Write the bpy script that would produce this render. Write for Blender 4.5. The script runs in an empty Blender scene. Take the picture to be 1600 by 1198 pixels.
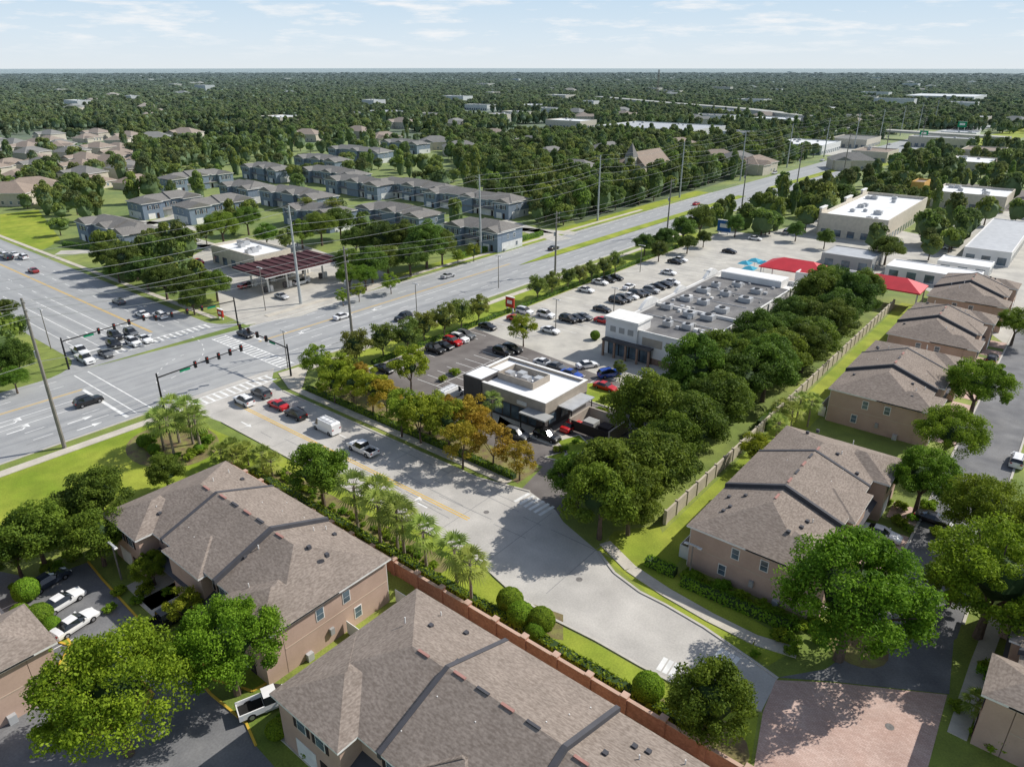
import bpy, math, random
import numpy as np
from mathutils import Vector, Matrix
random.seed(7); RNG=np.random.default_rng(7)
H=56.0; TH=math.radians(24.0); YAW=math.radians(39.2); FP=1110.0
sT,cT=math.sin(TH),math.cos(TH); sY,cY=math.sin(YAW),math.cos(YAW)
# world frame: +Y runs along the highway, +X away from it; image pixels unprojected through the camera -> ground coordinates
def gt(u,v,z=0.0):
    x=(u-800)/FP; y=(599-v)/FP
    t=(H-z)/(sT-y*cT); f=t*(cT+y*sT); r=t*x
    return (r*cY-f*sY, r*sY+f*cY, t)
def g(u,v,z=0.0):
    a=gt(u,v,z); return (a[0],a[1])
def rect(z,pts):
    q=[g(u,v,z) for u,v in pts]; xs=sorted(p[0] for p in q); ys=sorted(p[1] for p in q)
    return (xs[0]+xs[1])/2,(xs[-1]+xs[-2])/2,(ys[0]+ys[1])/2,(ys[-1]+ys[-2])/2
scene=bpy.context.scene
COL=scene.collection
# ---------------------------------------------------------------- materials
def haze_mix(nt,col):  # aerial haze painted into the base colour: blue-grey tint grows away from origin
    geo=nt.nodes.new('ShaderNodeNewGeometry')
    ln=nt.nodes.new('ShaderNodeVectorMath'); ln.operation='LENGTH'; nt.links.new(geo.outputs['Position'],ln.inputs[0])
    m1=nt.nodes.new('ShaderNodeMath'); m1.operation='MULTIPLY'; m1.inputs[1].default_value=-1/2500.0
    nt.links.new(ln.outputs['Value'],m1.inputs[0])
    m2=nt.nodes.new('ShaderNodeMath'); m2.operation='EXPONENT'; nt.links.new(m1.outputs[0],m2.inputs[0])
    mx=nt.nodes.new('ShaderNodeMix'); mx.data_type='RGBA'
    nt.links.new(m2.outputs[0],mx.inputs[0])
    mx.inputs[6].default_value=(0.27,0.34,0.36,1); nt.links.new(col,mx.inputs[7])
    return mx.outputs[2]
def M(name,c1,c2=None,scale=1.0,rough=.85,metal=0,haze=False,stretch=None,bump=0,fine=0,lo=.35,hi=.65,spec=.3):
    m=bpy.data.materials.new(name); m.use_nodes=True; nt=m.node_tree; b=nt.nodes['Principled BSDF']
    b.inputs['Roughness'].default_value=rough; b.inputs['Metallic'].default_value=metal
    b.inputs['Specular IOR Level'].default_value=spec
    if c2 is None: c2=tuple(c*.86 for c in c1)
    geo=nt.nodes.new('ShaderNodeNewGeometry'); mp=nt.nodes.new('ShaderNodeMapping')
    nt.links.new(geo.outputs['Position'],mp.inputs['Vector'])
    if stretch: mp.inputs['Scale'].default_value=stretch
    n=nt.nodes.new('ShaderNodeTexNoise'); n.inputs['Scale'].default_value=scale; n.inputs['Detail'].default_value=6
    nt.links.new(mp.outputs[0],n.inputs['Vector'])
    r=nt.nodes.new('ShaderNodeMapRange'); r.inputs[1].default_value=lo; r.inputs[2].default_value=hi
    nt.links.new(n.outputs['Fac'],r.inputs[0])
    mx=nt.nodes.new('ShaderNodeMix'); mx.data_type='RGBA'; mx.inputs[6].default_value=(*c1,1); mx.inputs[7].default_value=(*c2,1)
    nt.links.new(r.outputs[0],mx.inputs[0]); out=mx.outputs[2]
    if fine:
        n2=nt.nodes.new('ShaderNodeTexNoise'); n2.inputs['Scale'].default_value=5.0; n2.inputs['Detail'].default_value=3
        nt.links.new(geo.outputs['Position'],n2.inputs['Vector'])
        n3=nt.nodes.new('ShaderNodeTexNoise'); n3.inputs['Scale'].default_value=.35; n3.inputs['Detail'].default_value=5
        nt.links.new(geo.outputs['Position'],n3.inputs['Vector'])
        ad=nt.nodes.new('ShaderNodeMath'); ad.operation='ADD'; nt.links.new(n2.outputs['Fac'],ad.inputs[0]); nt.links.new(n3.outputs['Fac'],ad.inputs[1])
        r2=nt.nodes.new('ShaderNodeMapRange'); r2.inputs[1].default_value=.7; r2.inputs[2].default_value=1.3
        r2.inputs[3].default_value=1-fine; r2.inputs[4].default_value=1+fine; nt.links.new(ad.outputs[0],r2.inputs[0])
        vm=nt.nodes.new('ShaderNodeVectorMath'); vm.operation='SCALE'; nt.links.new(out,vm.inputs[0]); nt.links.new(r2.outputs[0],vm.inputs['Scale']); out=vm.outputs[0]
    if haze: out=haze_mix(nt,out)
    nt.links.new(out,b.inputs['Base Color'])
    if bump:
        bp=nt.nodes.new('ShaderNodeBump'); bp.inputs['Strength'].default_value=bump; bp.inputs['Distance'].default_value=.1
        nt.links.new(n.outputs['Fac'],bp.inputs['Height']); nt.links.new(bp.outputs[0],b.inputs['Normal'])
    return m
def leafmat(name,dark,light,haze=True,rnd=.35):
    m=bpy.data.materials.new(name); m.use_nodes=True; nt=m.node_tree; b=nt.nodes['Principled BSDF']
    b.inputs['Roughness'].default_value=.6; b.inputs['Specular IOR Level'].default_value=.12
    at=nt.nodes.new('ShaderNodeAttribute'); at.attribute_name='tint'
    mx=nt.nodes.new('ShaderNodeMix'); mx.data_type='RGBA'; mx.inputs[6].default_value=(*dark,1); mx.inputs[7].default_value=(*light,1)
    nt.links.new(at.outputs['Fac'],mx.inputs[0])
    oi=nt.nodes.new('ShaderNodeObjectInfo'); hs=nt.nodes.new('ShaderNodeHueSaturation')
    r=nt.nodes.new('ShaderNodeMapRange'); r.inputs[3].default_value=1-rnd; r.inputs[4].default_value=1+rnd
    nt.links.new(oi.outputs['Random'],r.inputs[0]); nt.links.new(r.outputs[0],hs.inputs['Value'])
    m3=nt.nodes.new('ShaderNodeMath'); m3.operation='MULTIPLY'; m3.inputs[1].default_value=7.31; nt.links.new(oi.outputs['Random'],m3.inputs[0])
    m4=nt.nodes.new('ShaderNodeMath'); m4.operation='FRACT'; nt.links.new(m3.outputs[0],m4.inputs[0])
    r2=nt.nodes.new('ShaderNodeMapRange'); r2.inputs[3].default_value=.465; r2.inputs[4].default_value=.51
    nt.links.new(m4.outputs[0],r2.inputs[0]); nt.links.new(r2.outputs[0],hs.inputs['Hue'])
    nt.links.new(mx.outputs[2],hs.inputs['Color']); out=hs.outputs[0]
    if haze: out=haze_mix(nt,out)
    nt.links.new(out,b.inputs['Base Color'])
    tr=nt.nodes.new('ShaderNodeBsdfTranslucent'); nt.links.new(out,tr.inputs['Color'])
    ms=nt.nodes.new('ShaderNodeMixShader'); ms.inputs[0].default_value=.40
    nt.links.new(b.outputs[0],ms.inputs[1]); nt.links.new(tr.outputs[0],ms.inputs[2])
    nt.links.new(ms.outputs[0],nt.nodes['Material Output'].inputs['Surface'])
    return m
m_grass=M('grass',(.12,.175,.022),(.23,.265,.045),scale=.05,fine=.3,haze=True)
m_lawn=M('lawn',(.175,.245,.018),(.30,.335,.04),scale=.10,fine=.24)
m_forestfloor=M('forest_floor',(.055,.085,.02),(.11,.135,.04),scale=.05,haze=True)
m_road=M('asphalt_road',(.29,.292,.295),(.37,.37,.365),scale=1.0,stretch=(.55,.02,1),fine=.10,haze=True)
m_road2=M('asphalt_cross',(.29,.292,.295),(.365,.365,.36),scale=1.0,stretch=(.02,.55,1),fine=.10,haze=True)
m_entry=M('concrete_road',(.41,.39,.36),(.50,.475,.435),scale=.15,fine=.13)
m_dark=M('asphalt_lot',(.13,.115,.108),(.185,.168,.156),scale=.2,fine=.14)
m_oldlot=M('asphalt_old',(.13,.132,.14),(.195,.195,.197),scale=.25,fine=.18)
m_conc=M('concrete_lot',(.40,.375,.335),(.52,.49,.43),scale=.2,fine=.10,haze=True)
m_walk=M('concrete_walk',(.46,.42,.36),(.54,.50,.42),scale=.5,fine=.1)
m_kerb=M('kerb',(.52,.49,.44),scale=1)
m_ykerb=M('yellow_kerb',(.60,.40,.05),scale=1)
m_white=M('white_paint',(.80,.80,.78),(.62,.62,.60),scale=.8)
m_yellow=M('yellow_paint',(.72,.45,.06),(.62,.40,.08),scale=.8)
m_mulch=M('mulch',(.17,.12,.07),(.21,.21,.06),scale=.7,fine=.25)
m_crack=M('tar_patch',(.20,.20,.20),(.26,.26,.26),scale=1,fine=.1)
m_iron=M('cast_iron',(.20,.19,.18),(.14,.13,.125),scale=3)
def shingle(name,c1,c2,haze=False):
    return M(name,c1,c2,scale=1.0,stretch=(2.4,2.4,14),fine=.13,rough=.95,lo=.36,hi=.64,haze=haze,spec=.1)
m_roof=shingle('shingle_brown',(.195,.16,.135),(.29,.245,.21))
m_roof2=shingle('shingle_grey',(.15,.135,.125),(.23,.21,.19),haze=True)
m_roof3=shingle('shingle_tan',(.24,.17,.13),(.33,.25,.19),haze=True)
m_ridge=M('roof_step_dark',(.08,.08,.09),scale=1)
m_vent=M('ridge_vent',(.38,.20,.17),scale=1)
m_stucco=M('stucco_pink',(.50,.36,.29),(.45,.32,.255),scale=.5,fine=.05)
m_stucco2=M('stucco_tan',(.54,.43,.34),scale=.6)
m_trim=M('trim_white',(.80,.79,.76),scale=1)
m_glass=M('window_glass',(.05,.07,.09),(.14,.20,.25),scale=.4,rough=.12,spec=.6)
m_shut=M('shutter',(.04,.03,.03),scale=1)
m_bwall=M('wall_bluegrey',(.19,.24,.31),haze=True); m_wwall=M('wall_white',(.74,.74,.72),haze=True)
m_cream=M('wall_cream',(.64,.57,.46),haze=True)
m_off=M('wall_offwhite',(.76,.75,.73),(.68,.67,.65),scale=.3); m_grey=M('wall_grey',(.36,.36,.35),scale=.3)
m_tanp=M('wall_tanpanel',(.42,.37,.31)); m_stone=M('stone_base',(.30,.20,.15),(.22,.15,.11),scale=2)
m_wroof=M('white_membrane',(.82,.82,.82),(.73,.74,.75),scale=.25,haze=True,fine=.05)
m_groof=M('gravel_roof',(.115,.115,.12),(.20,.195,.19),scale=.2,fine=.3)
m_darkwall=M('dark_cladding',(.075,.07,.07),(.10,.092,.09),scale=.6)
m_metal=M('galvanised',(.50,.51,.52),(.42,.43,.44),scale=.6,rough=.5,metal=.2)
m_redroof=M('red_canopy',(.60,.04,.055),scale=.4,rough=.5); m_maroon=M('maroon',(.075,.026,.030),(.055,.022,.026),scale=.4)
m_blue=M('blue_fabric',(.05,.35,.50),scale=1); m_bluesign=M('blue_sign',(.03,.12,.35)); m_green=M('green_sign',(.01,.25,.12)); m_redp=M('red_paint',(.5,.05,.03))
m_brickwall=M('brick_wall',(.46,.22,.15),(.37,.17,.115),scale=3,fine=.2); m_bwcap=M('brick_wall_cap',(.52,.36,.28))
m_fence=M('concrete_fence',(.52,.46,.37),(.42,.37,.30),scale=.5)
m_conp=M('pole_concrete',(.24,.22,.20),(.18,.17,.15)); m_steel=M('pole_steel',(.42,.45,.45),(.36,.38,.38),rough=.5)
m_black=M('black_metal',(.02,.02,.022),rough=.5); m_wire=M('wire',(.50,.51,.52))
m_bark=M('bark',(.15,.11,.085),(.10,.075,.055),scale=3); m_pbark=M('palm_bark',(.26,.22,.17),(.18,.15,.12),scale=4)
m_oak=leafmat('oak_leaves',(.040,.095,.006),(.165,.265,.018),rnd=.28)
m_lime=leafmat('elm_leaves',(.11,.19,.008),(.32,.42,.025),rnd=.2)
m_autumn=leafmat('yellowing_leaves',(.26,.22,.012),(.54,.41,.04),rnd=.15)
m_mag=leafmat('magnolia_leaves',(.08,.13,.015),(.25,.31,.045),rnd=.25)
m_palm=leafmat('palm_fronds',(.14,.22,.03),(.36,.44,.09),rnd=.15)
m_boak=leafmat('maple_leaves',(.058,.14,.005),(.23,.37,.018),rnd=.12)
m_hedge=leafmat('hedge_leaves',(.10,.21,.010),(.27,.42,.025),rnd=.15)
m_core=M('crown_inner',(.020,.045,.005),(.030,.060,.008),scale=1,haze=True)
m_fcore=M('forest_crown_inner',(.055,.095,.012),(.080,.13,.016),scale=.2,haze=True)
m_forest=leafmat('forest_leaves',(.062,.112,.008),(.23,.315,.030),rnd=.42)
# paver
m_pave=M('brick_pavers',(.50,.355,.30),(.58,.435,.375),scale=.3,fine=.12)
def _pv():
    nt=m_pave.node_tree; b=nt.nodes['Principled BSDF']; src=b.inputs['Base Color'].links[0].from_socket
    geo=nt.nodes.new('ShaderNodeNewGeometry'); br=nt.nodes.new('ShaderNodeTexBrick'); br.inputs['Scale'].default_value=1.3
    br.inputs['Color1'].default_value=(1,1,1,1); br.inputs['Color2'].default_value=(.84,.80,.78,1); br.inputs['Mortar'].default_value=(.7,.67,.65,1)
    nt.links.new(geo.outputs['Position'],br.inputs['Vector'])
    mx=nt.nodes.new('ShaderNodeMix'); mx.data_type='RGBA'; mx.blend_type='MULTIPLY'; mx.inputs[0].default_value=1
    nt.links.new(src,mx.inputs[6]); nt.links.new(br.outputs['Color'],mx.inputs[7]); nt.links.new(mx.outputs[2],b.inputs['Base Color'])
_pv()
# ---------------------------------------------------------------- mesh builder
class MB:
    def __init__(s): s.v=[]; s.f=[]; s.m=[]; s.mats=[]
    def mi(s,m):
        if m not in s.mats: s.mats.append(m)
        return s.mats.index(m)
    def add(s,vs,fs,m):
        o=len(s.v); k=s.mi(m); s.v+=[tuple(v) for v in vs]
        for f in fs: s.f.append([i+o for i in f]); s.m.append(k)
    def box(s,x0,x1,y0,y1,z0,z1,m):
        s.add([(x0,y0,z0),(x1,y0,z0),(x1,y1,z0),(x0,y1,z0),(x0,y0,z1),(x1,y0,z1),(x1,y1,z1),(x0,y1,z1)],
              [(0,3,2,1),(4,5,6,7),(0,1,5,4),(1,2,6,5),(2,3,7,6),(3,0,4,7)],m)
    def seg(s,p,q,w,z0,z1,m):
        p=Vector(p);q=Vector(q);d=(q-p)
        if d.length<1e-4: return
        n=Vector((-d.y,d.x)).normalized()*w/2
        c=[p-n,q-n,q+n,p+n]
        s.add([(a.x,a.y,z0) for a in c]+[(a.x,a.y,z1) for a in c],[(0,3,2,1),(4,5,6,7),(0,1,5,4),(1,2,6,5),(2,3,7,6),(3,0,4,7)],m)
    def strip(s,p,q,w,z,m):
        p=Vector(p);q=Vector(q);d=(q-p)
        if d.length<1e-4: return
        n=Vector((-d.y,d.x)).normalized()*w/2
        s.add([(a.x,a.y,z) for a in (p-n,q-n,q+n,p+n)],[(0,1,2,3)],m)
    def poly(s,pts,z,m):
        a=sum(pts[i][0]*pts[(i+1)%len(pts)][1]-pts[(i+1)%len(pts)][0]*pts[i][1] for i in range(len(pts)))
        if a<0: pts=pts[::-1]
        s.add([(p[0],p[1],z) for p in pts],[tuple(range(len(pts)))],m)
    def cyl(s,p,q,r0,r1,n,m,cap=True):
        p=Vector(p);q=Vector(q);d=(q-p).normalized()
        a=d.orthogonal().normalized(); b=d.cross(a)
        vs=[];
        for c,r in((p,r0),(q,r1)):
            for i in range(n):
                t=2*math.pi*i/n; vs.append(c+a*math.cos(t)*r+b*math.sin(t)*r)
        fs=[(i,(i+1)%n,n+(i+1)%n,n+i) for i in range(n)]
        if cap: fs+=[tuple(range(n-1,-1,-1)),tuple(range(n,2*n))]
        s.add(vs,fs,m)
    def obj(s,name,parent=None,smooth=False):
        me=bpy.data.meshes.new(name); me.from_pydata(s.v,[],s.f)
        for m in s.mats: me.materials.append(m)
        me.polygons.foreach_set('material_index',s.m)
        if smooth: me.polygons.foreach_set('use_smooth',[True]*len(s.f))
        me.update(); o=bpy.data.objects.new(name,me); COL.objects.link(o)
        if parent: o.parent=parent
        return o
def empty(name,loc=(0,0,0),rz=0):
    e=bpy.data.objects.new(name,None); e.location=loc; e.rotation_euler=(0,0,rz); e.empty_display_size=.5; COL.objects.link(e); return e
h=lambda a:a*H
# ---------------------------------------------------------------- ground
b=MB(); R=26000
b.poly([(-R,-R),(R,-R),(R,R),(-R,R)],0,m_grass); b.obj('ground')
# highway
HX0,HX1=h(-2.65),h(-2.14)
b=MB(); b.poly([(HX0-3,-150),(HX1-1.5,-150),(HX1-1.5,h(.9)),(HX1,h(1.3)),(HX1,h(6)),(h(-2.05),h(10)),(h(-1.85),h(18)),(h(-2.4),h(18)),(h(-2.6),h(10)),(HX0,h(6)),(HX0,h(1.45)),(HX0-3,h(.85))],.012,m_road); b.obj('highway')
b=MB(); b.poly([(HX0-3,h(.87)),(HX0-3,h(1.41)),(h(-7),h(1.44)),(h(-7),h(.87))],.016,m_road2)
for (cx,cy,sx,sy) in((HX0-3,h(.87),-1,-1),(HX0-3,h(1.41),-1,1)):
    r=9; b.poly([(cx,cy)]+[(cx+sx*(r-r*math.sin(a)),cy+sy*(r-r*math.cos(a))) for a in [i*math.pi/12 for i in range(7)]],.016,m_road2)
b.obj('cross_street')
# entry road outline (mostly image pixels cast onto the ground plane)
EY0,EY1,EYm=h(.948),h(1.203),h(1.052)
ent=[(HX1-2,h(.86)),(HX1+5,h(.93)),(HX1+12,EY0),g(740,870),g(800,925),g(860,965),g(930,1000),g(1000,1040),g(1050,1066),g(1120,1092),g(1190,1110),
     g(1215,1060),g(1180,1035),g(1100,980),g(1040,945),g(1000,925),g(960,895),g(935,862),g(880,815),g(868,797),g(828,768),(h(-1.1),EY1),(HX1+9,EY1),(HX1+3,h(1.23)),(HX1-2,h(1.30))]
b=MB(); b.poly(ent,.018,m_entry); b.obj('entry_road')
# brick paver apron + side street
b=MB(); b.poly([g(1212,1062),g(1300,1066),g(1480,1085),g(1450,1198),g(1440,1300),g(1150,1300),g(1178,1198),g(1192,1112)],.020,m_pave); b.obj('brick_paver_apron')
SX0,SX1=h(-.14),h(.0)
b=MB(); b.poly([g(1215,1058),g(1290,1045),g(1340,1010),(SX0,h(1.35)),(SX0,h(4.2)),(SX1,h(4.2)),(SX1,h(1.35)),g(1490,1000),g(1483,1084),g(1300,1064)],.016,m_oldlot)
b.obj('residential_street')
# left residential parking court
b=MB(); court=[g(-60,880),g(60,905),g(138,878),g(160,905),g(215,965),g(275,1022),g(330,1085),g(385,1130),g(400,1165),g(440,1210),g(500,1300),g(100,1420),g(20,1300),g(-60,1200),g(-120,1000)]
b.poly(court,.012,m_oldlot); b.obj('parking_court')
b=MB(); 
for i in range(2,8): b.seg(court[i],court[i+1],.22,0,.14,m_ykerb)
ISL=([(110,1010),(150,1000),(200,1040),(240,1085),(215,1120),(150,1150),(95,1110),(85,1050)],[(60,955),(95,985),(115,1010),(80,1000),(45,985)],[(290,985),(330,960),(400,1010),(430,1060),(395,1080),(330,1060)])
for pts in ISL:
    q=[g(*p) for p in pts]
    for i in range(len(q)): b.seg(q[i],q[(i+1)%len(q)],.22,0,.14,m_ykerb)
b.obj('yellow_kerb')
b=MB()
for pts in ISL: b.poly([g(*p) for p in pts],.12,m_lawn)
b.obj('grass_island')
# commercial lots
LX0,LX1=h(-1.9),h(-.86)
b=MB(); b.poly([(LX0,h(1.50)),(h(-1.5),h(1.36)),(h(-1.0),h(1.36)),(h(-.97),h(1.21)),(h(-.83),h(1.18)),(h(-.84),h(1.4)),(h(-.90),h(1.95)),(LX0,h(2.08))],.012,m_dark); b.obj('restaurant_parking_lot')
b=MB(); b.poly([(LX0,h(2.08)),(h(-.90),h(1.95)),(h(-.86),h(3.5)),(h(-1.0),h(4.6)),(LX0,h(4.6)),(LX0,h(3.9))],.014,m_conc); b.obj('retail_parking_lot')
b=MB(); b.poly([g(1120,385),g(1250,350),g(1290,320),g(1330,345),g(1480,375),g(1500,330),g(1600,330),g(1700,380),g(1640,480),g(1600,560),g(1480,470),g(1420,440),g(1250,440),g(1180,420)],.010,m_conc)
b.poly([g(1460,318),g(1500,285),g(1620,300),g(1640,330),g(1500,330)],.009,m_dark); b.poly([g(1250,240),g(1300,222),g(1400,232),g(1360,246)],.009,m_conc)
b.poly([g(1490,262),g(1520,240),g(1620,250),g(1600,270)],.009,m_conc); b.poly([g(1020,330),g(1120,292),g(1190,300),g(1140,320)],.0095,m_grass); b.obj('service_lot')
# sidewalks
b=MB()
b.box(HX1+1.0,HX1+2.9,-150,h(.83),0,.10,m_walk)
b.box(HX1+2.6,HX1+4.4,h(1.36),h(4.4),0,.10,m_walk)
b.box(HX1+10,h(-1.02),EY1+1.2,EY1+2.7,0,.10,m_walk)
b.box(HX0-4.5,HX0-2.8,h(1.62),h(4.9),0,.10,m_walk)
b.box(h(-6),HX0-12,h(1.45),h(1.475),0,.10,m_walk)
b.poly([(HX1+1,h(1.28)),(HX1+9,h(1.225)),(HX1+12,h(1.225)),(HX1+10,h(1.27)),(HX1+4.4,h(1.36)),(HX1+1.4,h(1.36))],.105,m_walk)
sw=[g(945,848),g(985,888),g(1040,925),g(1110,965),g(1180,1000),g(1245,1020)]
for i in range(len(sw)-1): b.seg(sw[i],sw[i+1],1.6,0,.10+.002*i,m_walk)
sw=[g(1495,1150),g(1530,1040),g(1560,960)]
for i in range(len(sw)-1): b.seg(sw[i],sw[i+1],1.6,0,.10+.002*i,m_walk)
for (u,v) in ((235,925),(255,950),(470,1150),(520,1190)): 
    p=g(u,v); b.box(p[0]-3.2,p[0]+3.2,p[1]-1.4,p[1]+4,0,.11,m_walk)
b.obj('sidewalk')
b=MB()
for Y0 in (1.28,1.42,1.56,1.70,2.2,2.33,2.46,2.59,2.84,2.96,3.08,3.2):
    b.box(h(-.21),SX0-.35,h(Y0),h(Y0)+4.6,0,.05,m_pave)
b.obj('driveway')
b=MB()
for i in list(range(2,10))+list(range(11,22)):
    if 17<=i<=19: continue
    b.seg(ent[i],ent[i+1],.3,0,.13,m_kerb)
b.box(HX1-1.5,HX1-1.2,-150,h(.85),0,.13,m_kerb); b.box(HX1,HX1+.3,h(1.32),h(6),0,.13,m_kerb); b.box(HX0-.3,HX0,h(1.5),h(6),0,.13,m_kerb)
b.box(SX0-.3,SX0,h(1.4),h(4.2),0,.13,m_kerb); b.box(SX1,SX1+.3,h(1.4),h(4.2),0,.13,m_kerb)
b.box(LX0-.3,LX0,h(1.5),h(4.6),0,.13,m_kerb)
b.obj('kerb')
# median
b=MB(); b.poly([(h(-2.40),h(3.0)),(h(-2.37),h(3.3)),(h(-2.34),h(6.0)),(h(-2.41),h(6.0)),(h(-2.44),h(3.4))],.13,m_lawn)
b.poly([(h(-2.30),h(6.6)),(h(-2.2),h(9)),(h(-2.3),h(9)),(h(-2.38),h(6.6))],.13,m_lawn); b.obj('grass_median')
# lawns
b=MB()
b.poly([(HX1+3,-40),(HX1+3,h(.80)),(h(-1.95),h(.9)),(h(-1.62),h(.93)),(h(-1.62),h(.45)),(h(-1.75),h(.2)),(h(-1.75),-40)],.012,m_lawn)
b.poly([(h(-1.6),h(.82)),(h(-1.6),EY0-.4),g(735,872),g(798,928),g(858,968),g(928,1004),g(998,1044),g(1048,1070),g(1118,1096),g(1185,1116),g(1172,1198),(h(-.2),h(.82))],.012,m_lawn)
b.poly([(h(-.60),h(1.2)),(h(-.52),h(1.2)),(h(-.50),h(3.6)),(h(-.60),h(3.6))],.012,m_lawn)
b.poly([g(930,860),g(1035,945),g(1100,985),g(1200,1040),g(1250,1010),g(1060,900),g(1030,820),g(960,830)],.009,m_lawn)
b.poly([g(0,335),g(60,328),g(95,375),g(60,395),g(0,372)],.012,m_lawn)
b.poly([(h(-2.1),h(1.4)),(h(-2.1),h(4.4)),(h(-1.91),h(4.4)),(h(-1.91),h(1.5))],.011,m_lawn)
b.poly([g(1240,345),g(1330,270),g(1600,215),g(1600,200),g(1300,262)],.011,m_lawn)
b.poly([(h(-2.8),h(2.2)),(h(-2.8),h(6)),(h(-2.68),h(6)),(h(-2.68),h(2.2))],.011,m_lawn)
b.obj('lawn')
# ---------------------------------------------------------------- markings
b=MB(); Z=.026
def dash(x,y0,y1,m=m_white,w=.16,on=3,off=6):
    y=y0
    while y<y1: b.strip((x,y),(x,min(y+on,y1)),w,Z,m); y+=on+off
def dashx(y,x0,x1,m=m_white,w=.16,on=3,off=6):
    x=x0
    while x<x1: b.strip((x,y),(min(x+on,x1),y),w,Z,m); x+=on+off
YS=h(1.42)
for x in (-123.6,-127.3,-131.0): dash(x,YS,h(6))
for x in (-141.5,-145.0): dash(x,YS,h(6))
for x,y1 in ((-134.6,h(2.6)),(-123.6,h(1.9))): b.strip((x,YS),(x,y1),.18,Z,m_white)
b.strip((-138.0,YS),(-138.0,h(3.0)),.16,Z,m_yellow); b.strip((-137.6,YS),(-137.6,h(3.0)),.16,Z,m_yellow)
b.strip((HX1-.5,YS),(HX1-.5,h(6)),.15,Z,m_white); b.strip((HX0+.6,YS),(HX0+.6,h(6)),.15,Z,m_white)
for x in (-126,-129.7,-145.4,-148.8): dash(x,-60,h(.78))
for x in (-133.4,-137.1): b.strip((x,10),(x,h(.78)),.18,Z,m_white)
for x in (-140.8,-141.2): b.strip((x,-80),(x,h(.78)),.16,Z,m_yellow)
b.strip((-140.9,h(.78)),(-122.5,h(.78)),.6,Z,m_white); b.strip((-137.4,YS+1),(-148,YS+1),.6,Z,m_white)
for y in (h(.93),h(.995),h(1.06),h(1.12)): 
    b.strip((HX0-14,y),(HX0-60,y),.18,Z,m_white); dashx(y,h(-7),HX0-62)
for y in (h(1.27),h(1.335)): dashx(y,h(-7),HX0-14)
for y in (h(1.2),h(1.206)): b.strip((HX0-14,y),(h(-7),y),.18,Z,m_yellow)
b.strip((HX0-12.5,h(.88)),(HX0-12.5,h(1.19)),.6,Z,m_white)
def cross(p,q,w,n,edge=True):
    p=Vector(p);q=Vector(q);d=(q-p);nn=Vector((-d.y,d.x)).normalized()*w/2
    if edge:
        for s in(-1,1): b.strip(p+nn*s,q+nn*s,.25,Z+.003,m_white)
    for i in range(n):
        c=p+d*((i+.5)/n); b.strip(c-nn,c+nn,.5,Z,m_white)
cross((HX1+1.5,h(.93)),(HX1+1.5,h(1.25)),3.2,13)
cross((HX0-8,h(.9)),(HX0-8,h(1.40)),3.2,20)
cross((HX0+1,h(1.345)),(HX1-1,h(1.345)),3.2,20)
cross((HX0-1,h(.835)),(HX1-3,h(.835)),2.6,0)
cross(g(812,775),g(858,800),3.0,6,False)
cross(g(1030,1035),g(1058,1048),2.0,3,False); cross(g(1118,1020),g(1150,1038),2.2,4,False)
for k in range(9):
    a=k/9*1.4; b.strip((HX1-8-16*math.sin(a),h(.95)+16-16*math.cos(a)),(HX1-8-16*math.sin(a+.06),h(.95)+16-16*math.cos(a+.06)),.15,Z,m_white)
    b.strip((HX0-4+20*math.sin(a),h(1.28)-20+20*math.cos(a)),(HX0-4+20*math.sin(a+.06),h(1.28)-20+20*math.cos(a+.06)),.15,Z,m_white)
b.strip((HX1+7,EYm),(h(-.99),EYm),.18,Z,m_yellow); b.strip((HX1+7,EYm-.45),(h(-.99),EYm-.45),.18,Z,m_yellow)
b.strip((HX1+6.5,EYm+.4),(HX1+6.5,EY1-.6),.5,Z,m_white)
b.strip((HX1+8,EYm+4.1),(h(-1.55),EYm+4.1),.16,Z,m_white)
def arrow(x,y,rz,turn=0,s=1.0):
    def T(px,py): c,sn=math.cos(rz),math.sin(rz); return (x+s*(px*c-py*sn),y+s*(px*sn+py*c))
    if turn==0:
        b.poly([T(-1.6,-.12),T(.4,-.12),T(.4,.12),T(-1.6,.12)],Z,m_white); b.poly([T(.4,-.5),T(1.6,0),T(.4,.5)],Z,m_white)
    else:
        b.poly([T(-1.6,-.12),T(.3,-.12),T(.3,.12),T(-1.6,.12)],Z,m_white)
        b.poly([T(.3,-.12),T(.9,.5*turn),T(.7,.75*turn),T(.3,.12)],Z,m_white); b.poly([T(.3,.9*turn),T(1.2,.1*turn),T(1.3,1.4*turn)],Z,m_white)
arrow(*g(655,787),math.pi,-1,1.0); arrow(*g(385,663),0,0,1.0)
for x in(-135.3,-131.6): 
    arrow(x,30,math.pi/2,1,1.3); arrow(x,10,math.pi/2,1,1.3)
for x in(-124,-127.8): arrow(x,38,math.pi/2,0,1.3)
for x in(-136.2,): arrow(x,90,-math.pi/2,1,1.3); arrow(x,112,-math.pi/2,1,1.3)
for y in(h(.96),h(1.03),h(1.09),h(1.16)): arrow(HX0-24,y,0,(-1 if y<h(1) else (1 if y>h(1.05) else 0)),1.3)
def stalls(x0,x1,y0,y1,step=2.75,m=m_white):
    y=y0
    while y<=y1: b.strip((x0,y),(x1,y),.12,Z,m); y+=step
stalls(LX0+.5,LX0+5.5,h(1.55),h(4.3)); stalls(h(-1.70),h(-1.70)+5.2,h(1.56),h(1.98)); stalls(h(-1.70)+5.2,h(-1.7)+10.4,h(1.56),h(1.98))
b.strip((h(-1.7)+5.2,h(1.56)),(h(-1.7)+5.2,h(1.98)),.12,Z,m_white)
stalls(h(-1.72),h(-1.72)+5.2,h(2.3),h(4.2)); stalls(h(-1.72)+5.2,h(-1.72)+10.4,h(2.3),h(4.2))
x=h(-1.36)
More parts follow.
